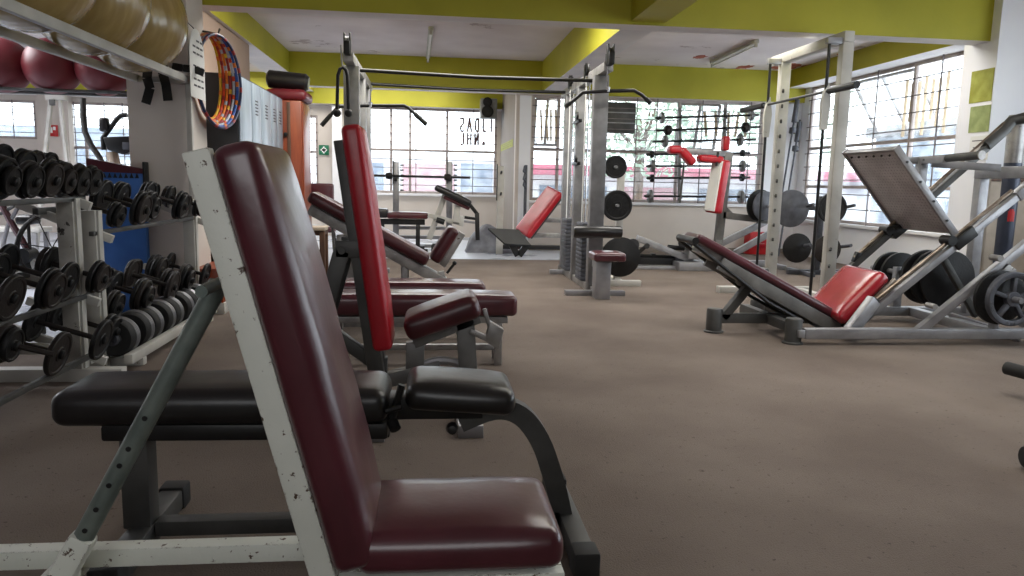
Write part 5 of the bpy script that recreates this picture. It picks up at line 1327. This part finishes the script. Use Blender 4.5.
# ================================================================== PILLAR NOTICE, HOOPS
a, c = A(190, 33, X=-2.12), A(204, 100, X=-2.12)
n = thing('paper_notice', 'tall white paper notice with printed lines on the side of the pillar', 'sign', (-2.055, 7.1, 1.9))
XN = -1.985
ya, yb = A(189.5, 65, X=XN).y, A(204, 65, X=XN).y
zt, zb = A(196, 29, X=XN).z, A(196, 98, X=XN).z
mb = MB(); mb.tube([(-2.06, (ya+yb)/2, zt+.06), (XN-.003, (ya+yb)/2, zt-.01)], .004, 6); mb.build('string', 'charcoal', n)
mb = MB(); k = 14; pl = [(XN, (ya+yb)/2+(yb-ya)/2*math.cos(PI*i/k), zt-.22+.22*math.sin(PI*i/k)) for i in range(k+1)]+[(XN, ya, zb), (XN, yb, zb)]
mb.prism(pl, (.004, 0, 0)); mb.build('sheet', 'paper', n)
mb = MB()
for i in range(8):
    z = zt-.1-i*(zt-zb-.15)/8
    for (u, w) in ((.22, .18), (.46, .2), (.72, .16)):
        if (i == 3) or (i in (0, 5) and u < .3): continue
        y = ya+(yb-ya)*u; mb.box(XN+.0045, XN+.006, y, y+(yb-ya)*w, z-.008, z+.008, bev=0)
mb.build('printing', 'ink', n)
t = thing('hoop_hook', 'dark peg on the pillar side from which the coloured hoops hang', 'hook', (-2.05, 7.33, 2.4))
hz = A(203, 34, Y=7.36).z
mb = MB(); mb.tube([(-2.06, 7.33, hz+.02), (-1.93, 7.34, hz+.0), (-1.91, 7.34, hz+.05)], .01, 8); mb.build('peg', 'charcoal', t)
cols = ['gold yellow', 'red and orange', 'orange', 'dark red', 'silver grey', 'blue', 'navy']
for i in range(7):
    R = .375+.007*i
    th = .015+.032*i
    mb = MB(); n_ = 56
    ax_ = V((math.sin(th), math.cos(th), 0))
    pts = [V((0, 0, -R))+ax_*(R*math.sin(2*PI*k/n_))+V((0, 0, R*math.cos(2*PI*k/n_))) for k in range(n_)]
    mb.tube(pts, .013, 8, closed=True)
    mb.mi = 1
    for k in range(i*5 % 4, n_, 4):
        mb.tube([pts[k % n_], pts[(k+1) % n_]], .0142, 8)
    o = mb.build('hoop', ['hoop%d' % i, 'hoop%d' % ((i+2) % 5)])
    o.location = (-2.035+R*math.sin(th)+.004*i, 7.36-.002*i, hz-.005)
    tag(o, '%s hoop in the bunch hanging at the pillar corner, %s from the pillar' % (cols[i], ['first', 'second', 'third', 'fourth', 'fifth', 'sixth', 'outermost'][i]), 'hoop', 'hoops on the pillar')

# ================================================================== LOCKERS AND WOODEN CABINET
XL, XLB = -1.87, -2.38
lt, lb_ = 2.2, .4
ys = [7.78, 8.295, 8.75, 9.28, 9.635, 9.985]
nms = ['nearest grey-blue locker, a plain front beside the hoops', 'second locker from the hoops, with a hasp', 'third locker from the hoops', 'fourth locker from the hoops', 'farthest locker, next to the orange wooden cabinet']
for i in range(5):
    t = thing('locker', nms[i], 'locker', (-2, (ys[i]+ys[i+1])/2, lb_), 'steel lockers')
    mb = MB(); mb.box(XLB, XL-.012, ys[i]+.002, ys[i+1]-.002, lb_, lt, bev=.003); mb.build('carcass', 'locker_side', t)
    mb = MB(); mb.box(XL-.011, XL+.008, ys[i]+.012, ys[i+1]-.012, lb_+.02, lt-.02, bev=.004); dr_ = mb.build('door', 'locker', t)
    ym = (ys[i]+ys[i+1])/2
    if i:
        mb = MB()
        for k in range(5): mb.box(XL+.0085, XL+.012, ym-.06, ym+.06, lt-.2-.035*k, lt-.188-.035*k, bev=0)
        mb.build('vent_slots', 'ink', dr_)
        mb = MB(); mb.box(XL+.008, XL+.02, ys[i]+.05, ys[i]+.085, 1.42, 1.56); mb.build('hasp', 'charcoal', dr_)
        mb = MB(); mb.tube(arc((XL+.03, ys[i]+.068, 1.42), .03, 0, 2*PI, (0, 1, 0), (0, 0, 1), 10)[:-1], .006, 6, closed=True); mb.box(XL+.018, XL+.042, ys[i]+.04, ys[i]+.096, 1.36, 1.42, bev=.006); mb.build('padlock', 'iron', dr_)
mb = MB(); mb.box(-2.05, -1.8, 6.75, 9.99, .1, .398, bev=.006); tag(mb.build('locker_plinth', 'wood', org=(-2, 8.4, 0)), 'orange-brown wooden plinth under the lockers and beside the pillar', 'plinth')
mb = MB(); mb.box(-2.04, -1.79, 6.74, 9.98, 0, .099, bev=.004); struct(mb.build('trim_plinth', 'white_paint'))
t = thing('wooden_cabinet', 'tall orange-brown wooden cabinet past the lockers', 'cabinet', (-1.85, 9.3, 0))
x1 = A(302, 150, Y=10.05).x
zt = A(295, 101, Y=10.1).z
xs = A(283, 150, Y=10.05).x
mb = MB(); mb.box(-2.3, x1, 10.05, 10.7, 0, zt, bev=.008); mb.build('carcass', 'wood', t)
mb = MB(); mb.box(xs+.06, xs+.1, 10.035, 10.05, .02, zt-.02); mb.build('edge_strip', 'wood_dark', t)
mb = MB(); mb.box(x1, x1+.015, 10.08, 10.67, .06, zt-.04, bev=.003); dd = mb.build('door', 'wood', t)
mb = MB()
for z in (1.35, 1.75): mb.lathe((xs+.04, 10.05, z), (0, -1, 0), [(.018, 0), (.018, .01), (.028, .02), (.024, .035), (0, .04)], 14)
mb.build('knob', 'iron', t)
mb = MB(); mb.pad((x1-.2, 10.36, zt+.075), (.26, 0, 0), (0, .3, 0), (0, 0, .07), r=.06, puff=.01, wob=.006); tag(mb.build('red_cushion', 'red_ball', org=(x1-.2, 10.36, zt)), 'dull red pad lying on the wooden cabinet', 'cushion')
a, c = A(267, 85, Y=10.3), A(309, 92, Y=10.3)
mb = MB(); mb.tube([(a.x-.0, 10.3, zt+.29), (a.x+.03, 10.3, zt+.29), (c.x-.04, 10.3, zt+.255), (c.x, 10.3, zt+.25)], [.07, .115, .115, .08], 18); tag(mb.build('rolled_mat', 'black_vinyl', org=((a.x+c.x)/2, 10.3, zt+.15)), 'black rolled mat on top of the red pad above the lockers', 'mat')

# ================================================================== FAR LEFT OF THE ROOM
def wsign(label, x0, y0, x1, y1, Y, m, fig, cat='sign'):
    a, c = A(x0, y0, Y=Y), A(x1, y1, Y=Y); n = thing('safety_sign', label, cat, ((a.x+c.x)/2, Y, (a.z+c.z)/2))
    mb = MB(); mb.box(a.x, c.x, Y-.02, Y-.002, c.z, a.z, bev=.003); mb.build('plate', m, n)
    mb = MB(); w, h = c.x-a.x, a.z-c.z
    for (u0, v0, u1, v1) in fig: mb.box(a.x+w*u0, a.x+w*u1, Y-.026, Y-.0205, c.z+h*v0, c.z+h*v1, bev=0)
    mb.build('pictogram', 'white', n)
wsign('red fire equipment sign with white symbol on the pale pier between the left windows', 49, 125, 58.5, 136.5, 16.08, 'sign_red', [(.2, .3, .42, .8), (.5, .55, .78, .85)])
wsign('green emergency exit sign with white symbol beyond the red backrest', 319, 145, 329, 155, 16.28, 'sign_green', [(.42, .15, .58, .85), (.18, .42, .82, .58), (.3, .3, .7, .7)])
mb = MB(); a, c = A(332, 120, Y=16.15), A(338, 240, Y=16.15); mb.box(a.x, c.x+.1, 16.1, 16.28, 0, 2.7, bev=.01); struct(mb.build('trim_post', 'wall_white'))
t = thing('cable_machine', 'white splayed two-pole frame before the pale pier at the far left', 'exercise machine', (-7.0, 12.6, 0))
Y0 = 12.6
for (q0, q1) in (((51, 99), (45, 160)), ((60, 99), (67, 160))):
    a, c = A(*q0, Y=Y0), A(*q1, Y=Y0); e = a+(c-a)*(a.z/(a.z-c.z)); mb = MB(); mb.beam(a, e, .07, .05, up=(1, 0, 0)); mb.build('pole', 'white_paint', t)
a, c = A(47, 98, Y=Y0), A(66, 98, Y=Y0); mb = MB(); mb.box(a.x, c.x, Y0-.06, Y0+.06, a.z-.03, a.z+.05); mb.build('top_cap', 'white_paint', t)
mb = MB(); q = A(54.5, 102, Y=Y0); mb.box(q.x-.04, q.x+.04, Y0-.09, Y0-.06, q.z-.06, q.z+.03); mb.build('latch', 'charcoal', t)
# elliptical trainer seen over the rack
t = thing('elliptical_trainer', 'dark elliptical trainer with console and tall curved arms, behind the rack', 'exercise machine', (-4.2, 9.8, 0))
Y0 = 9.8
def el(pts, r, nm, m, par=t, Y=None):
    mb = MB(); mb.tube([A(x, y, Y=Y or Y0) for x, y in pts], r, 10); return mb.build(nm, m, par)
el([(83, 98), (83, 116), (85, 132), (91, 145), (100, 158), (108, 185), (110, 205)], .035, 'swing_arm', 'charcoal')
el([(127, 115), (121, 115.5), (117, 119), (108, 131), (103, 138), (104, 150)], .03, 'handle', 'black_paint')
mb = MB(); c = A(104.5, 125, Y=Y0); mb.obox(c, (.055, 0, 0), (0, .05, 0), (.0, 0, .085), bev=.03); mb.build('grip', 'black_vinyl', t)
a, c = A(101, 136, Y=9.7), A(131, 153, Y=9.7)
mb = MB(); mb.prism([A(102, 137, Y=9.7), A(131, 136, Y=9.7), A(132, 151, Y=9.7), A(124, 155, Y=9.7), A(107, 150, Y=9.7)], (0, .12, 0), bev=.02); cs_ = mb.build('console', 'black_paint', t)
mb = MB(); q = A(127, 146, Y=9.69); mb.obox(q, (.05, 0, 0), (0, .01, 0), (0, 0, .045)); mb.build('screen', 'iron_grey', cs_)
el([(112, 152), (116, 170), (118, 215)], .07, 'mast', 'tan')
mb = MB(); q = A(118, 215, Y=Y0); mb.box(q.x-.5, q.x+.35, Y0-.3, Y0+.3, .0, .12, bev=.02); mb.lathe((q.x, Y0-.12, .5), (0, 1, 0), [(0, 0), (.36, .0), (.4, .03), (.4, .2), (.36, .24), (0, .24)], 32); mb.build('flywheel_housing', 'charcoal', t)
# exercise bike seen under the top shelf
t = thing('exercise_bike', 'old exercise bike with red frame tube and large wheel, seen under the top dumbbell shelf', 'exercise bike', (-4.6, 8.5, 0))
Y0 = 8.5
mb = MB(); c = A(51, 232, Y=Y0); R = .36; pts = [(c.x+R*.55*math.cos(2*PI*k/32), Y0+.3*math.cos(2*PI*k/32), .4+R*math.sin(2*PI*k/32)) for k in range(32)]; mb.tube(pts, .025, 8, closed=True)
for k in range(6): mb.tube([(c.x, Y0, .4), pts[k*5]], .006, 5)
mb.build('wheel', 'iron', t)
def e2(pts, r, nm, m): 
    mb = MB(); mb.tube([A(x, y, Y=Y0) for x, y in pts], r, 8); mb.build(nm, m, t)
e2([(2, 205), (12, 224), (22, 240), (30, 255)], .035, 'frame_tube', 'maroon')
e2([(22, 200), (8, 225), (2, 250)], .022, 'seat_tube', 'silver')
e2([(0, 214), (14, 206), (24, 199)], .018, 'handlebar', 'charcoal')
mb = MB(); q = A(28, 220, Y=Y0); mb.pad(q, (.09, 0, 0), (0, .1, 0), (0, 0, .045), r=.03); mb.tube([q, (q.x, Y0, .1)], .018, 8); mb.build('saddle', 'black_vinyl', t)
a, c = A(-20, 262, Y=Y0), A(45, 268, Y=Y0)
mb = MB(); mb.box(a.x, c.x+.3, Y0-.05, Y0+.05, .0, .07); mb.box(c.x-.1, c.x, Y0-.35, Y0+.35, 0, .06); mb.box(a.x, a.x+.1, Y0-.3, Y0+.3, 0, .06); mb.beam(A(30, 255, Y=Y0), (c.x-.05, Y0, .05), .05, .05); mb.beam((c.x, Y0, .05), (A(51, 232, Y=Y0).x, Y0, .4), .04, .04); mb.build('base', 'white_paint', t)
mb = MB(); q = A(26, 240, Y=Y0); mb.lathe((q.x, Y0-.1, .32), (0, 1, 0), [(0, 0), (.08, 0), (.08, .2), (0, .2)], 18); mb.beam((q.x, Y0, .32), (q.x, Y0, .05), .06, .08, up=(1, 0, 0)); mb.build('crank_housing', 'iron', t)
# white step bench on the shiny floor
a, c = A(0, 240, Y=11.4), A(47, 243, Y=11.4)
t = thing('white_bench', 'low white frame bench on the shiny floor at the far left', 'bench', ((a.x+c.x)/2, 11.4, 0))
mb = MB(); mb.box(a.x-.3, c.x, 11.2, 11.6, .36, .43, bev=.015); mb.build('seat', 'white_paint', t)
for x in (a.x-.2, c.x-.08):
    for y in (11.24, 11.56):
        mb = MB(); mb.box(x-.03, x+.03, y-.03, y+.03, .004, .36); mb.build('leg', 'silver', t)

# ---- wooden chair and maroon upright behind the near incline bench
t = thing('wooden_chair', 'small brown wooden stool with pale seat beside the cabinet, left of the red backrest', 'stool', (-1.35, 9.0, 0))
Y0 = 9.0
a, c = A(304, 230, Y=Y0), A(325, 230, Y=Y0); zt = A(315, 227, Y=Y0).z
mb = MB(); mb.box(a.x, c.x, Y0-.02, Y0+.32, zt-.045, zt, bev=.006); mb.build('seat', 'tan', t)
mb = MB(); mb.box(a.x+.02, c.x-.015, Y0, Y0+.3, zt-.1, zt-.047); mb.build('apron', 'wood_dark', t)
for x in (a.x+.04, c.x-.035):
    for y in (Y0+.02, Y0+.28):
        mb = MB(); mb.box(x-.03, x+.03, y-.03, y+.03, .0, zt-.047); mb.build('leg', 'wood_dark', t)
mb = MB(); mb.box(a.x+.07, c.x-.065, Y0, Y0+.03, .17, .23); mb.build('stretcher', 'wood_dark', t)
t = thing('incline_bench', 'bench with a square maroon back on splayed dark legs, far behind the wooden stool', 'bench', (-1.4, 11.2, 0))
Y0 = 11.2
a, c = A(305, 183, Y=Y0), A(334, 207, Y=Y0)
mb = MB(); mb.pad(((a.x+c.x)/2, Y0, (a.z+c.z)/2), ((c.x-a.x)/2, 0, 0), (0, 0, (a.z-c.z)/2), (0, -.05, 0), r=.03, puff=.01); mb.build('backrest', 'maroon', t)
zc = c.z
mb = MB(); mb.pad(((a.x+c.x)/2, Y0+.22, .46), ((c.x-a.x)/2, 0, 0), (0, .2, 0), (0, 0, .045), r=.03); mb.build('seat', 'maroon', t)
for x, dx in ((a.x+.06, -.03), (c.x-.06, .06)):
    mb = MB(); mb.beam((x, Y0+.03, zc+.2), (x+dx, Y0+.03, .0), .035, .035, up=(1, 0, 0)); mb.build('leg', 'charcoal', t)
    mb = MB(); mb.beam((x, Y0+.4, .43), (x+dx, Y0+.45, .0), .035, .035, up=(1, 0, 0)); mb.build('leg', 'charcoal', t)
mb = MB(); mb.tube([A(308, 222, Y=11.1), A(311, 215, Y=11.1), A(315, 213, Y=11.1), A(319, 217, Y=11.1), A(323, 213, Y=11.1), A(327, 222, Y=11.1)], .012, 8); mb.build('wire_loop', 'chrome', t)
# view and film
scn.view_settings.view_transform = 'Standard'
scn.view_settings.exposure = 1.15
scn.cycles.max_bounces = 10
scn.cycles.diffuse_bounces = 5
scn.cycles.transparent_max_bounces = 16
scn.cycles.caustics_reflective = False
scn.cycles.caustics_refractive = False
scn.cycles.sample_clamp_indirect = 6
